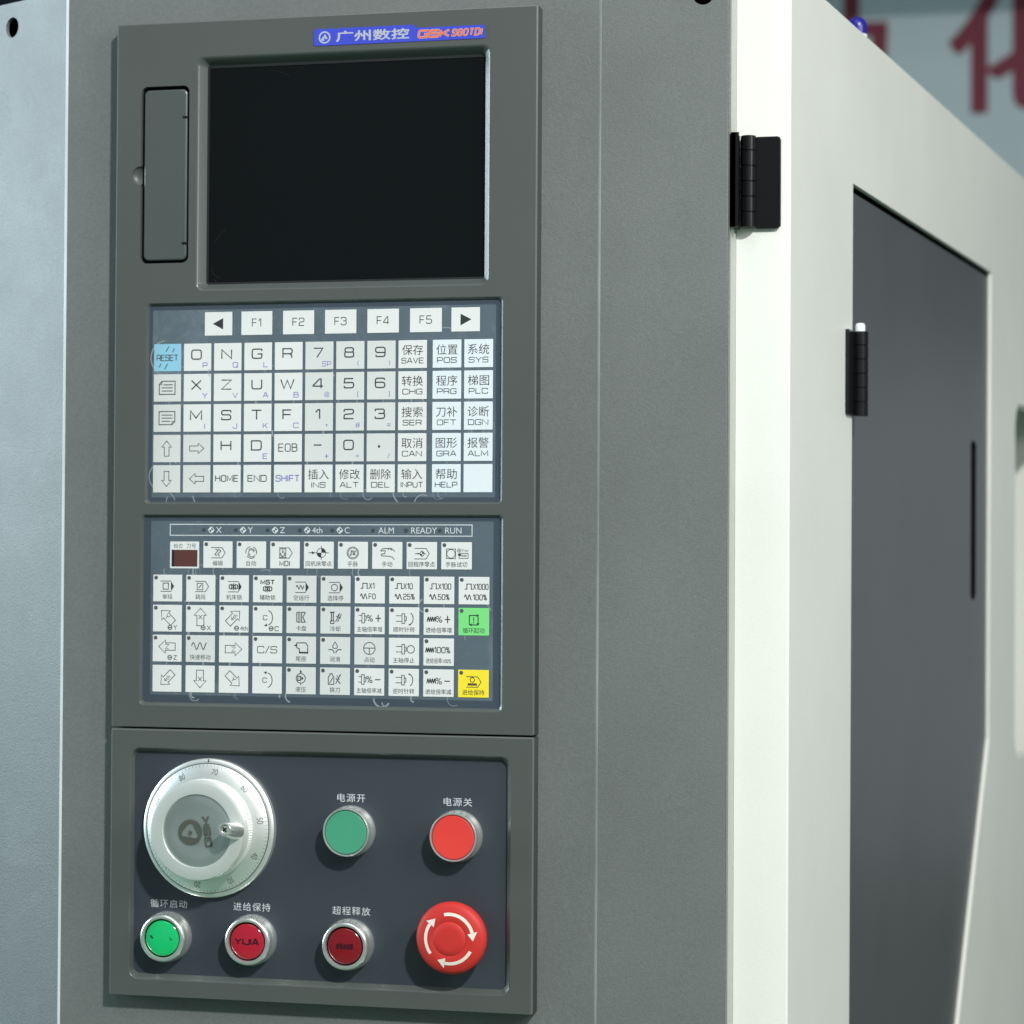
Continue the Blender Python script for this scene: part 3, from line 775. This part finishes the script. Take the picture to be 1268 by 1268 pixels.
wl = [(68, 327, 5, 180, 240, .5), (58, 330, 6, -50, 10, .5), (96, 332, 6, 60, 120, .4), (140, 328, 5, 200, 300, .5), (168, 400.5, 5, 180, 330, 1.0), (172, 402, 4, 190, 300, .7), (176, 330, 5, 210, 290, .4), (48, 347, 3, 30, 160, .5), (225, 352, 9, 20, 120, .5), (212, 345, 7, 130, 220, .6)]
for i in range(44):
    wl.append((rw.uniform(30, 228), rw.choice((327.2, 346.2, 364.3, 382.2, 400.2)), rw.uniform(1.5, 4), rw.uniform(0, 180), rw.uniform(200, 320), rw.choice((.2, .3, .45, .9))))
wrinkles(pad2, wl, 2.46)
keypad2 = pad2.build('operation_keypad', unit, UO, smooth=0); keypad2['label'] = 'slate membrane keypad of machine symbol keys below the data keypad'

def sub(i, t, mw=16.0, h=3.1, y=-5.0): i.text(t, 0, y, h=h, m='ink_dark', weight=0, maxw=mw)
def prog(i, x0=-4.2, x1=4.6, y0=-1.9, y1=4.2, solid=False, w=.3):
    ym = (y0 + y1) / 2
    if solid:
        i.line([(x0, y1), (x1 - 1.9, y1)], w); i.line([(x0, y0), (x1 - 1.9, y0)], w)
        i.fill([(x1 - 2.0, y1), (x1, ym), (x1 - 2.0, y0)], 'ink_dark')
    else: i.line([(x0, y1), (x1 - 2, y1), (x1, ym), (x1 - 2, y0), (x0, y0)], w)
def wave(i, x0, y, n, wl_, amp, w=.32, m='ink_dark'):
    i.line([(x0 + wl_ * k / 12, y + amp * math.sin(2 * math.pi * k / 12)) for k in range(int(n * 12) + 1)], w, m)
def zig(i, x0, y, n, wl_, amp, w=.42, m='ink_dark'):
    for k in range(2 * n): i.line([(x0 + wl_ * k / 2, y + (amp if k % 2 else -amp)), (x0 + wl_ * (k + 1) / 2, y + (-amp if k % 2 else amp))], w, m)
def head(i, x, y, ang, l=1.2, hw=.55, m='ink_dark'):
    ca, sa = math.cos(R(ang)), math.sin(R(ang))
    i.fill([(x + a * ca - b * sa, y + a * sa + b * ca) for a, b in ((l, 0), (0, hw), (0, -hw))], m)
def k_edit(i): prog(i); i.line([(-1.6, 3.4), (.2, 2.4), (-1.8, .2), (-.6, -.8)], .34); i.line([(.2, 3.4), (2.0, 2.2), (0, .2), (1.2, -1.0)], .34); sub(i, '编辑')
def k_auto(i):
    i.arc(0, 1.4, 3.4, 100, 190, .3); i.arc(0, 1.4, 3.4, 220, 310, .3); i.arc(0, 1.4, 3.4, 340, 430, .3)
    i.arc(0, 1.4, 1.6, 0, 250, .3); i.arc(.3, 1.4, 2.6, 200, 330, .28); i.arc(0, 1.2, 2.5, 20, 130, .28); sub(i, '自动')
def k_mdi(i):
    prog(i, -3.6); i.line([(-3.2, 3.6), (.6, 3.6), (.6, -1.4), (-3.2, -1.4)], .28, 'ink', True); i.arc(-1.3, .6, 1.3, 150, 390, .4); i.line([(-1.6, 1.2), (-1.6, 3.0)], .4); i.line([(-.6, 1.0), (-.6, 2.6)], .3)
    i.word('MDI', 0, -5.0, 2.7, .75, .3, 'ink', gap=.3)
def pie(i, x, y, r):
    i.ring(x, y, r, .25, 'ink_dark')
    for a in (0, 180): i.fill([(x, y)] + circ(x, y, r, 8, a, a + 90), 'ink_dark')
    for a in (0, 90, 180, 270): i.line([(x + r * math.cos(R(a)), y + r * math.sin(R(a))), (x + r * 1.7 * math.cos(R(a)), y + r * 1.5 * math.sin(R(a)))], .28)
def k_home(i): pie(i, 1.6, 1.4, 2.7); i.line([(-6.2, 1.4), (-4, 1.4)], .3); head(i, -4.2, 1.4, 0, 2.2, .9); sub(i, '回机床零点', 16)
def k_wheel(i): i.ring(0, 1.4, 3.5, .3); i.ring(0, 1.4, 2.8, .25); i.line([(-1.9, .2), (-1.0, .2), (-1.0, 2.6), (.2, 2.6), (.2, .4), (1.2, .4), (1.2, 2.4), (2.0, 2.4)], .4); sub(i, '手脉')
def k_hand(i):
    i.line([(-4, 2.6), (-2.6, 4.0), (2.2, 4.2), (3.6, 3.4), (4.6, 2.4)], .34); i.line([(-4, 2.6), (-1.0, 2.8), (-1.6, 1.0), (-3.6, .8), (-3.4, -.2), (1.0, -.4), (3.2, -1.0), (4.4, -2.4)], .32); i.line([(.4, 4.0), (1.2, 3.2)], .3); i.line([(2.0, 4.0), (2.8, 3.0)], .3); sub(i, '手动')
def k_prog0(i): prog(i, -4.4, 4.6); pie(i, .2, 1.15, 1.3); head(i, -2.4, 1.15, 0, 1.3, .6); i.line([(-4.0, 1.15), (-2.3, 1.15)], .3); sub(i, '回程序零点', 16)
def k_trial(i):
    i.line([(-6, -1.6), (-6, 4.0), (-.6, 4.0), (-.6, -1.6)], .28, 'ink', True); i.ring(-3.3, 1.2, 2.5, .28)
    i.ring(1.6, 3.1, 1.0, .24); i.disc(1.6, 3.1, .45, 'ink'); i.text('Trial', 5.0, 3.1, h=1.5, m='ink'); i.fill([(.6, 1.2), (3.2, 1.0), (2.4, -.2), (1.4, -.2)], 'ink_dark'); i.line([(1.6, -1.4), (1.6, 1.4), (7, 1.4), (7, -1.4)], .26, 'ink', True); i.line([(3, 0), (6.2, 0)], .4); sub(i, '手脉试切')
def k_single(i): prog(i, -4.4, 4.2, solid=True); i.line([(-2.8, -.6), (-2.8, 3.0), (.6, 3.0), (.6, -.6)], .34, 'ink', True); sub(i, '单段')
def k_skip(i): prog(i, -3.4, 5.0); i.line([(-2.2, -.8), (-2.2, 3.0), (1.4, 3.0), (1.4, -.8)], .3, 'ink', True); i.line([(-1.4, .2), (.6, 2.2)], .4); sub(i, '跳段')
def lockers(i, x, y):
    i.line([(x - 2.6, y + .9), (x - 2.6, y - .9), (x - 1.2, y - 1.4), (x - 1.2, y + 1.4)], .38, 'ink_dark', True); i.line([(x + 2.6, y + .9), (x + 2.6, y - .9), (x + 1.2, y - 1.4), (x + 1.2, y + 1.4)], .38, 'ink_dark', True)
    i.line([(x - 1.0, y + 1.4), (x + 1.0, y - 1.4)], .34, 'ink_dark'); i.line([(x - 1.0, y - 1.4), (x + 1.0, y + 1.4)], .34, 'ink_dark'); i.line([(x, y - 2), (x, y + 2)], .34, 'ink_dark')
def k_mlock(i): prog(i, -3.8, 4.8, solid=True); lockers(i, -.4, 1.15); sub(i, '机床锁')
def k_mst(i): i.word('MST', 0, 4.0, 2.3, .95, .6, 'ink_dark', gap=.35); lockers(i, 0, .1); sub(i, '辅助锁')
def k_dry(i): prog(i, -3.8, 4.6, solid=True); wave(i, -3.2, 1.2, 2.2, 2.2, 1.1); sub(i, '空运行')
def k_opt(i): prog(i, -4.0, 4.6, solid=True); i.ring(-.6, 1.15, 1.9, .32); sub(i, '选择停')
def k_mul(t1, t2):
    def dr(i):
        i.line([(-5.6, .9), (-4.2, .9), (-4.2, 3.8), (-1.6, 3.8), (-1.6, .9), (-.6, .9)], .36, 'ink_dark')
        i.word(t1, -.3, 2.3, 3.2, .52, .3, 'ink', gap=.2, align='l', maxw=8.8)
        wave(i, -5.6, -3.8, 1.9, 2.3, 1.4, .36)
        i.word(t2, -.4, -3.8, 3.0, .6, .3, 'ink', gap=.22, align='l', maxw=8.9)
    return dr
def spindle(i, x=-3.6, y=1.4, L_=3.2):
    i.line([(x - L_, y + 1.6), (x, y + 1.6)], .3); i.line([(x - L_, y - 1.6), (x, y - 1.6)], .3)
    i.line([(x, y - 2.8), (x, y + 2.8), (x + 1.6, y + 2.8), (x + 1.6, y - 2.8)], .3, 'ink', True); i.line([(x + 1.6, y - 1.6), (x + 2.6, y - 1.0), (x + 2.6, y + 1.0), (x + 1.6, y + 1.6)], .3)
def k_sp(sign, t):
    def dr(i):
        spindle(i, -4.6, 1.4, 2.0); i.word('%', .2, 1.4, 3.6, .9, .32, 'ink'); i.word(sign, 5.3, 1.4, 4.2, 1.0, .4, 'ink_dark'); sub(i, t, 15.4)
    return dr
def k_feed(sign, t):
    def dr(i):
        zig(i, -7.0, 1.2, 4, 1.35, 1.4); i.word('%', .2, 1.2, 3.4, 1.0, .32, 'ink'); i.word(sign, 5.3, 1.2, 4.2, 1.0, .4, 'ink_dark'); sub(i, t, 15.6)
    return dr
def k_feed100(i): zig(i, -7.8, 1.2, 4, 1.25, 1.4); i.word('100%', 2.2, 1.2, 3.2, .68, .32, 'ink', gap=.2, maxw=9.4); sub(i, '进给倍率100%', 15.2)
def k_spin(cw, t):
    def dr(i):
        spindle(i, -1.2, 1.4, 3.6); i.arc(3.6, 1.4, 3.2, -80, 80, .32, 'ink_dark', .6); head(i, 4.0, -1.9 if cw else 4.7, 200 if cw else 160, 1.6, .6); sub(i, t)
    return dr
def k_spstop(i): spindle(i, -1.2, 1.4, 3.6); i.ring(4.2, 1.4, 2.2, .32); sub(i, '主轴停止')
def jog(ang, letter, corner=None, cx=0, cy=0):
    def dr(i):
        L_ = 10.4
        y0 = 1.0 if corner else 0
        outline_arrow(i, ang, L_, 3.9, 2.2, 4.2, cx, y0 + cy, .3, 'ink')
        rr = {135: -45, 315: -45, 45: 45, 225: 45}.get(ang, 0)
        (i.word(letter, cx, y0 + cy, 2.6, .9, .26, 'ink', rot=rr) if len(letter) == 1 else i.text(letter, cx, y0 + cy, h=2.5, m='ink', rot=rr))
        if corner: i.ring(1.8, -5.4, 1.25, .5, 'ink_dark'); i.line([(.9, -5.4), (2.7, -5.4)], .4, 'ink_dark'); i.text(corner, 4.0, -5.4, h=2.7, m='ink', align='l')
    return dr
def k_rot(cw, corner):
    def dr(i):
        y0 = 1.0 if corner else 0
        i.arc(0, y0 , 4.3, -80, 80, .34, 'ink_dark', .75); head(i, -.2, y0 - 4.2 if cw else y0 + 4.2, 200 if cw else 160, 2.0, .9)
        i.word('C', -1.4, y0, 2.6, .9, .28, 'ink')
        if corner: i.ring(2.4, -5.4, 1.25, .5, 'ink_dark'); i.line([(1.5, -5.4), (3.3, -5.4)], .4, 'ink_dark'); i.word('C', 5.8, -5.4, 2.6, .8, .3, 'ink')
    return dr
def k_chuck(i): i.line([(-2.8, -1.2), (-2.8, 4.2), (-.8, 4.6), (-.8, -1.6)], .32, 'ink', True); i.line([(-1.8, -1.4), (-1.8, 4.4)], .3); i.line([(2.6, 4.4), (.2, 4.4), (.2, -1.4), (2.6, -1.4)], .36); i.line([(2.6, 4.4), (1.0, 1.5), (2.6, -1.4)], .4); sub(i, '卡盘')
def k_cool(i): i.line([(-3.2, 4.6), (-.4, 4.6)], .7, 'ink_dark'); i.line([(-2.4, 4.4), (-2.4, -.4)], .4); i.line([(-1.2, 4.4), (-1.2, -.4)], .4); i.line([(-2.8, -.4), (-.8, -.4), (-.8, -2.0), (-2.8, -2.0)], .5, 'ink_dark', True); [i.line([(a, -1.0), (a + 2.4, 3.6)], .34) for a in (.2, 1.4)]; i.line([(.4, 2.4), (3.4, 1.2)], .34); i.line([(3.0, 4.2), (1.6, 2.8)], .3); sub(i, '冷却')
def k_rapid(i): wave(i, -5.4, 1.6, 2.3, 4.2, 2.0, .36); sub(i, '快速移动')
def k_cs(i): i.word('C/S', 0, 0, 3.8, 1.05, .46, 'ink_dark', gap=.25)
def k_tail(i): i.fill([(-4.6, 2.8), (-2.6, 3.6), (-2.6, 2.0)], 'ink_dark'); i.line([(-2.6, 4.2), (-2.6, 1.4), (-1.0, .8), (-1.0, -1.2), (4.2, -1.2), (4.2, 2.6), (2.8, 4.4)], .36, 'ink_dark', True); i.line([(-1.2, -1.7), (4.6, -1.7)], .5, 'ink_dark'); sub(i, '尾座')
def k_lube(i): i.line([(0, 5.2), (1.5, 2.6), (1.1, 1.4), (-1.1, 1.4), (-1.5, 2.6)], .32, 'ink_dark', True); i.line([(-4, .6), (-1.8, .6), (-.6, -.6), (-.6, -1.6)], .36, 'ink_dark'); i.line([(4, .6), (1.8, .6), (.6, -.6), (.6, -1.6)], .36, 'ink_dark'); sub(i, '润滑')
def k_jogdot(i): i.ring(0, 1.6, 3.5, .32); i.line([(-3.4, 1.8), (3.4, 1.8)], .32); i.line([(0, 1.7), (0, -1.8)], .32); sub(i, '点动')
def k_hyd(i): i.ring(0, 1.4, 2.8, .34); i.line([(0, 4.2), (0, 5.6)], .3); head(i, 0, 4.9, 90, 1.6, .8); i.line([(0, -1.4), (0, -2.6)], .3); i.line([(-1.8, .2), (-1.8, 2.6), (-.2, 2.6), (-.2, .2)], .4, 'ink_dark', True); i.fill([(.4, 2.6), (1.8, 1.4), (.4, .2)], 'ink_dark'); sub(i, '液压')
def k_tool(i): i.line([(-4, -1.8), (-4, 2.6), (-3.0, 3.4), (-3.0, 4.4), (-1.6, 4.4), (-1.6, 3.4), (-.6, 2.6), (-.6, -1.8)], .5, 'ink_dark', True); i.line([(-3.2, -1.2), (-1.2, 2.2)], .5, 'ink_dark'); i.line([(.6, -1.4), (3.4, 3.8)], .34); i.line([(.6, 2.0), (3.4, -1.4)], .4); head(i, 3.0, 3.2, 60, 1.4, .6); i.line([(1.2, 3.6), (2.8, 1.0)], .3); sub(i, '换刀')
def k_start(i):
    i.line([(-2.6, -1.8), (-2.6, 3.6), (2.0, 3.6)], .42, 'ink_dark'); head(i, 1.8, 3.6, 0, 1.5, .9); i.line([(2.6, 3.0), (2.6, -1.8), (-1.4, -1.8)], .42, 'ink_dark'); head(i, -1.2, -1.8, 180, 1.5, .9); i.line([(0, 2.6), (0, .2)], .5, 'ink_dark'); i.disc(0, -.6, .35, 'ink_dark'); head(i, 2.6, -.8, 270, 1.5, .9); sub(i, '循环起动')
def k_hold(i): prog(i, -4.2, 4.6, -2.0, 4.0); i.line([(-4.2, 4.0), (.4, 4.0)], .5, 'ink_dark'); i.ring(-.6, 2.2, 1.3, .32); zig(i, -3.2, -.4, 5, 1.05, .7, .4); sub(i, '进给保持')
TX = [56.8 + 20.95 * k for k in range(8)]
for u0, dr in zip(TX, (k_edit, k_auto, k_mdi, k_home, k_wheel, k_hand, k_prog0, k_trial)):
    key('mode_key', u0, 309.4, 18.3, 15.8, 'key', dr, keypad2, led=True)
MX = [25.2 + 20.98 * k for k in range(10)]
MY = [329.4, 347.3, 365.1, 383.0]
mrows = [
    [(k_single, 1), (k_skip, 1), (k_mlock, 1), (k_mst, 1), (k_dry, 1), (k_opt, 1), (k_mul('X1', 'F0'), 1), (k_mul('X10', '25%'), 1), (k_mul('X100', '50%'), 1), (k_mul('X1000', '100%'), 1)],
    [(jog(135, 'Y', 'Y'), 1), (jog(90, 'X', 'X'), 1), (jog(45, '4th', '4th'), 1), (k_rot(True, 'C'), 1), (k_chuck, 1), (k_cool, 1), (k_sp('+', '主轴倍率增'), 1), (k_spin(True, '顺时针转'), 1), (k_feed('+', '进给倍率增'), 1), (k_start, 1)],
    [(jog(180, 'Z', 'Z'), 1), (k_rapid, 1), (jog(0, 'Z'), 0), (k_cs, 1), (k_tail, 1), (k_lube, 1), (k_jogdot, 0), (k_spstop, 0), (k_feed100, 1), None],
    [(jog(225, '4th'), 0), (jog(270, 'X'), 0), (jog(315, 'Y'), 0), (k_rot(False, None), 0), (k_hyd, 1), (k_tool, 1), (k_sp('-', '主轴倍率减'), 1), (k_spin(False, '逆时针转'), 1), (k_feed('-', '进给倍率减'), 1), (k_hold, 1)],
]
for r_, row in enumerate(mrows):
    for c_, it in enumerate(row):
        if not it: continue
        face = 'key'; lb = None
        if c_ in (4, 5) or (r_ == 2 and c_ in (1, 6)): face = 'key_grey'
        if r_ == 1 and c_ == 9: face = 'key_green'; lb = 'green cycle start key'
        if r_ == 3 and c_ == 9: face = 'key_yellow'; lb = 'yellow feed hold key'
        key('machine_key', MX[c_], MY[r_], 18.3, 15.9, face, it[0], keypad2, led=it[1], label=lb)
# digit window
mb = MB()
lp = rrect(35.8, 309.6, 54.1, 325.5, .3, 2)
mb.fill(lp, 2.25, 'key'); mb.loft([at(lp, 2.25), at(lp, 2.5)], 'key')
ink = Ink(mb, 44.95, 317.5, 2.24)
ink.text('档位', -4.0, 5.3, h=2.8, m='ink', weight=.0); ink.text('刀号', 4.2, 5.3, h=2.8, m='ink', weight=.0)
ink.fill([(-8.2, 3.0), (8.2, 3.0), (8.2, -7.0), (-8.2, -7.0)], 'digit'); ink.fill([(-8.2, 3.0), (-6.4, 3.0), (-6.4, -7.0), (-8.2, -7.0)], 'screen_edge')
mb.build('digit_display', keypad2, UO, smooth=0)


# the two keypads lie 2.2 mm below the face
for pad in (keypad, keypad2): pad.location += Vector((0.1 * MM, -0.3 * MM, -0.02 * MM))

# ------------------------------------------------------------------ lower button panel
pan = thing('button_panel', 'dark grey lower operator panel with handwheel, push buttons and emergency stop', 'button panel', 130, 579.3, 5)
PO = (130, 579.3, 5)
mb = MB()
hl = recess(mb, (12.4, 432.0, 246.8, 569.6), 6, (14.0, 435.0, 244.0, 566.0), 4.0, 4.4, 2.2)
bz = MB(); bezel_shell(bz, 0, 421.0, 260, 579.3, [hl])
off = len(bz.v); bz.v += mb.v
for f, m_ in zip(mb.f, mb.m): bz.f.append(tuple(i + off for i in f)); bz.m.append(bz.mi(mb.mats[m_]))
bz.build('bezel', pan, PO, smooth=38)
mb = MB()
mb.fill(rrect(13.6, 434.6, 244.4, 566.4, 4), 4.0, 'slate')
ink = Ink(mb, 0, 0, 3.98)
for t, x, v in (('电源开', 149.3, 458.8), ('电源关', 213.9, 459.4), ('循环启动', 36.1, 524.6), ('进给保持', 88.4, 524.6), ('超程释放', 149.8, 524.6)):
    n_ = len(t)
    ink.text(t, x, -v, h=4.8, w=5.1 * n_ + .9 * (n_ - 1), m='white_print', weight=-.004, spacing=1.12)
# faint light reflection painted as a ring beside the override button
ink.line(circ(151.5, -543.5, 22.5, 20, -55, 40), .35, 'led_off')
mb.build('face_plate', pan, PO, smooth=0)

def button(x, v, kind, label):
    mb = MB()
    if kind in ('green_cap', 'red_cap'):
        mb.lathe(x, v, [(12.9, -5.2), (12.95, -6.4), (13.15, -6.75), (13.7, -6.8), (14.0, -6.5), (14.15, -5.6), (14.3, -1.0), (14.8, -.4), (14.9, 4)], 'chrome', 72)
        col = mb.build('push_button', pan, (x, v, 4), smooth=40); col['label'] = label
        mb = MB(); mb.lathe(x, v, [(.3, -6.15), (6, -6.2), (12.1, -6.4), (12.6, -6.0), (12.65, -3)], kind, 64, cap=kind)
        mb.build('cap', col, (x, v, 4), smooth=40)
    else:
        mb.lathe(x, v, [(11.3, -4.0), (11.35, -6.3), (11.6, -6.9), (12.4, -7.15), (13.2, -6.8), (13.9, -5.9), (14.2, -4.4), (14.3, -1.6), (14.8, -1.0), (14.9, 4)], 'satin', 72)
        col = mb.build('push_button', pan, (x, v, 4), smooth=50); col['label'] = label
        mb = MB(); mb.lathe(x, v, [(11.28, -4.6), (11.28, -3)], 'dark', 48); mb.fill(circ(x, v, 11.28, 48), -4.0, 'dark')
        mb.lathe(x, v, [(.3, -6.5), (5, -6.4), (9.0, -6.15), (10.2, -5.8), (10.5, -5.2), (10.6, -3.9)], kind, 56, cap=kind)
        ik = Ink(mb, x, v, -6.52)
        if kind == 'red_lens': ik.word('YIJIA', 0, 0, 3.2, 1.1, .85, 'lens_mark', gap=.28, maxw=15.4)
        if kind == 'green_lens':
            ik.line([(-7.2, 1.6), (-6.2, .4), (-5.6, -.2)], .9, 'lens_mark_green'); ik.line([(4.6, .6), (5.6, .2), (6.4, -.6), (5.0, -.8)], .35, 'lens_mark_green')
        if kind == 'dark_lens':
            for a in range(5): ik.fill([(-5 + a * 2.1, 1.2 + .5 * math.sin(a * 2)), (-3.2 + a * 2.1, 1.5), (-3.3 + a * 2.1, -1.9), (-5 + a * 2.1, -1.6)], 'lens_mark')
        mb.build('lens', col, (x, v, 4), smooth=50)
button(149.4, 478.0, 'green_cap', 'flat green push button in a chrome collar')
button(214.0, 478.9, 'red_cap', 'flat red push button in a chrome collar')
button(36.0, 543.8, 'green_lens', 'bright green illuminated push button in a satin collar')
button(89.2, 543.6, 'red_lens', 'red illuminated push button lettered YIJIA')
button(149.1, 543.8, 'dark_lens', 'dark red illuminated push button in a satin collar')

# emergency stop
ex, ev = 214.4, 535.9
mb = MB()
mb.lathe(ex, ev, [(12, -4), (15.5, -3.2), (16, -1.5), (16, 4)], 'estop', 56)
es = mb.build('emergency_stop', pan, (ex, ev, 4), smooth=40); es['label'] = 'red mushroom emergency stop button with three cream arrows'
mb = MB()
mb.lathe(ex, ev, [(.3, -14.9), (6, -14.9), (9.4, -14.7), (9.7, -14.35), (10.1, -14.55), (14, -14.2), (18.2, -13.3), (20.0, -12.0), (20.8, -9.9), (20.6, -7.6), (19.6, -6.2), (12, -5.0), (11.8, -3)], 'estop', 96, cap='estop')
ik = Ink(mb, ex, ev, 0)
def on_cap(r): return -14.62 + max(0, (r - 10.1)) * .085 + max(0, r - 14) * .13 - .06
for a0, a1 in ((-13, 74), (118, 191), (232, 305)):
    n_ = 18; L_, R_ = [], []
    for i in range(n_ + 1):
        a = R(90 - (a0 + (a1 - a0) * i / n_))
        for lst, rr in ((L_, 15.0), (R_, 13.15)):
            lst.append(mb.vert(ex + rr * math.cos(a), ev - rr * math.sin(a), on_cap(rr)))
    for i in range(n_): mb.face((L_[i], L_[i + 1], R_[i + 1], R_[i]), 'cream')
    a = a1 + .2; tip = a1 + 19
    pts = [(17.0, a), (14.0, tip), (11.2, a)]
    mb.face([mb.vert(ex + rr * math.cos(R(90 - q)), ev - rr * math.sin(R(90 - q)), on_cap(rr) - .03) for rr, q in pts], 'cream')
mb.build('mushroom_cap', es, (ex, ev, 4), smooth=50)

# handwheel
hx, hv = 62.2, 478.7
WD = 3.5     # everything of the wheel lies this much deeper
class WheelMB(MB):
    def vert(s, u, v, d): s.v.append((u, min(d + WD, 4.5), -v)); return len(s.v) - 1
mb = WheelMB()
mb.lathe(hx, hv, [(28.5, -7.2), (30, -7.0), (37.9, -4.6), (38.2, -4.35), (38.4, -4.4), (40.2, -3.9), (40.9, -3.2), (41.0, -2.4), (41.0, 4)],
         ['alu', 'alu', 'ink', 'ink', 'alu', 'alu', 'alu', 'alu'], 144)
def on_dial(r): return -7.0 + (r - 30) * (2.4 / 7.9) - .05
def dial_quad(a, r0, r1, wd, m='ink'):
    ca, sa = math.cos(R(a)), math.sin(R(a))
    mb.face([mb.vert(hx + r * ca - s_ * sa, hv + r * sa + s_ * ca, on_dial(r)) for r, s_ in ((r0, -wd), (r1, -wd), (r1, wd), (r0, wd))], m)
for k in range(100):
    a = 90 + (k - 20) * 3.6 + 10
    dial_quad(a, 37.6 - (2.6 if k % 10 == 0 else 2.0 if k % 5 == 0 else 1.3), 37.7, .07)
for k in range(10):
    a = R(8 + 36.3 * (7 - k)); rr = 33.6
    vs, fs = glyphs(str(k * 10), -.01)
    x0 = min(p[0] for p in vs); x1 = max(p[0] for p in vs); y0 = min(p[1] for p in vs); y1 = max(p[1] for p in vs)
    s_ = 3.4 / (y1 - y0); ids = []
    for p in vs:
        lx = (p[0] - (x0 + x1) / 2) * s_ * .82; ly = (p[1] - (y0 + y1) / 2) * s_
        X = (rr + ly) * math.sin(a) + lx * math.cos(a); Y = (rr + ly) * math.cos(a) - lx * math.sin(a)
        ids.append(mb.vert(hx + X, hv - Y, on_dial(math.hypot(X, Y)) - .04))
    for f in fs: mb.face([ids[i] for i in f], 'ink')
hw = mb.build('handwheel', pan, (hx, hv, 4), smooth=30); hw['label'] = 'silver manual pulse handwheel with a numbered dial'
mb = WheelMB()
mb.box(hx - .25, hv - 40.6, -4.3, hx + .25, hv - 38.6, -3.4, 'dark'); mb.build('zero_mark', hw, (hx, hv, 4), smooth=0)
# knob with a knurled skirt
mb = WheelMB()
n = 240; rings = []
prof = [(21.2, -21.4, 0), (21.5, -22.4, 0), (27.6, -22.7, 0), (28.6, -22.3, 0), (29.1, -21.3, 0), (29.1, -14.5, 0), (28.6, -14.0, 0), (29.0, -13.4, 1), (29.0, -8.6, 1), (28.6, -8.2, 0), (28.8, -6.2, 0)]
for r, d, kn in prof:
    rings.append([(hx + (r + (.5 if kn and i % 2 else 0)) * math.cos(2 * math.pi * i / n), hv + (r + (.5 if kn and i % 2 else 0)) * math.sin(2 * math.pi * i / n), d) for i in range(n)])
mb.loft(rings, 'alu_white'); knob = mb.build('knob', hw, (hx, hv, 4), smooth=25)
mb = WheelMB()
mb.lathe(hx, hv, [(.3, -20.9), (15, -21.0), (20.8, -21.5), (21.3, -21.3)], 'insert', 96, cap='insert')
ik = Ink(mb, hx, hv, -21.62)
ex0, ey0 = -4.4, -.9
ik.ring(ex0, ey0, 6.3, 2.2, 'emblem'); 
def em(pts): ik.fill([(ex0 + x, ey0 + y) for x, y in pts], 'emblem')
em([(-6.0, -1.2), (-.6, 5.8), (-2.2, 5.8), (-5.6, 2.6)]); em([(-5.2, -2.2), (4.6, -3.6), (2.6, -5.6), (-1.6, -6.0)]); em([(-.6, 1.2), (1.6, .2), (.2, -2.2), (-1.2, -.8)]); em([(1.2, 5.6), (5.4, -2.4), (5.8, 1.6), (3.8, 4.6)])
ik.word('GSK', 6.2, -.1, 3.4, 1.55, 1.0, 'emblem', gap=.4, rot=97, maxw=17.4)
ik.disc(3.4, 8.0, .55, 'emblem')
mb.build('emblem_disc', hw, (hx, hv, 4), smooth=40)
# spinner handle
kx, kv = hx + 24.2, hv - .6
mb = WheelMB()
mb.lathe(kx, kv, [(2.5, -33.6), (2.6, -34.4), (3.5, -34.6), (3.9, -34.2), (4.05, -33.4), (4.6, -29), (5.0, -25), (5.1, -22.2)], 'satin', 40)
mb.v = [(p[0] - max(0, -18.5 - p[1]) * .20, p[1], p[2] + max(0, -18.5 - p[1]) * .17) for p in mb.v]
hd = mb.build('handle', hw, (kx, kv, -22), smooth=40)
mb = WheelMB()
mb.lathe(kx, kv, [(.1, -34.2), (1.8, -34.1), (2.5, -33.6), (2.55, -32.7)], 'satin', 32, cap='satin')
ik = Ink(mb, kx, kv, -34.24)
for a in (40, 130): ik.line([(-1.7 * math.cos(R(a)), -1.7 * math.sin(R(a))), (1.7 * math.cos(R(a)), 1.7 * math.sin(R(a)))], .8, 'dark')
mb.lathe(kx, kv, [(2.4, -33.75), (3.1, -33.9)], 'dark', 32)
mb.v = [(p[0] - max(0, -18.5 - p[1]) * .20, p[1], p[2] + max(0, -18.5 - p[1]) * .17) for p in mb.v]
mb.build('screw', hd, (kx, kv, -22), smooth=40)

bpy.data.objects.remove(_to); bpy.data.curves.remove(_tc)
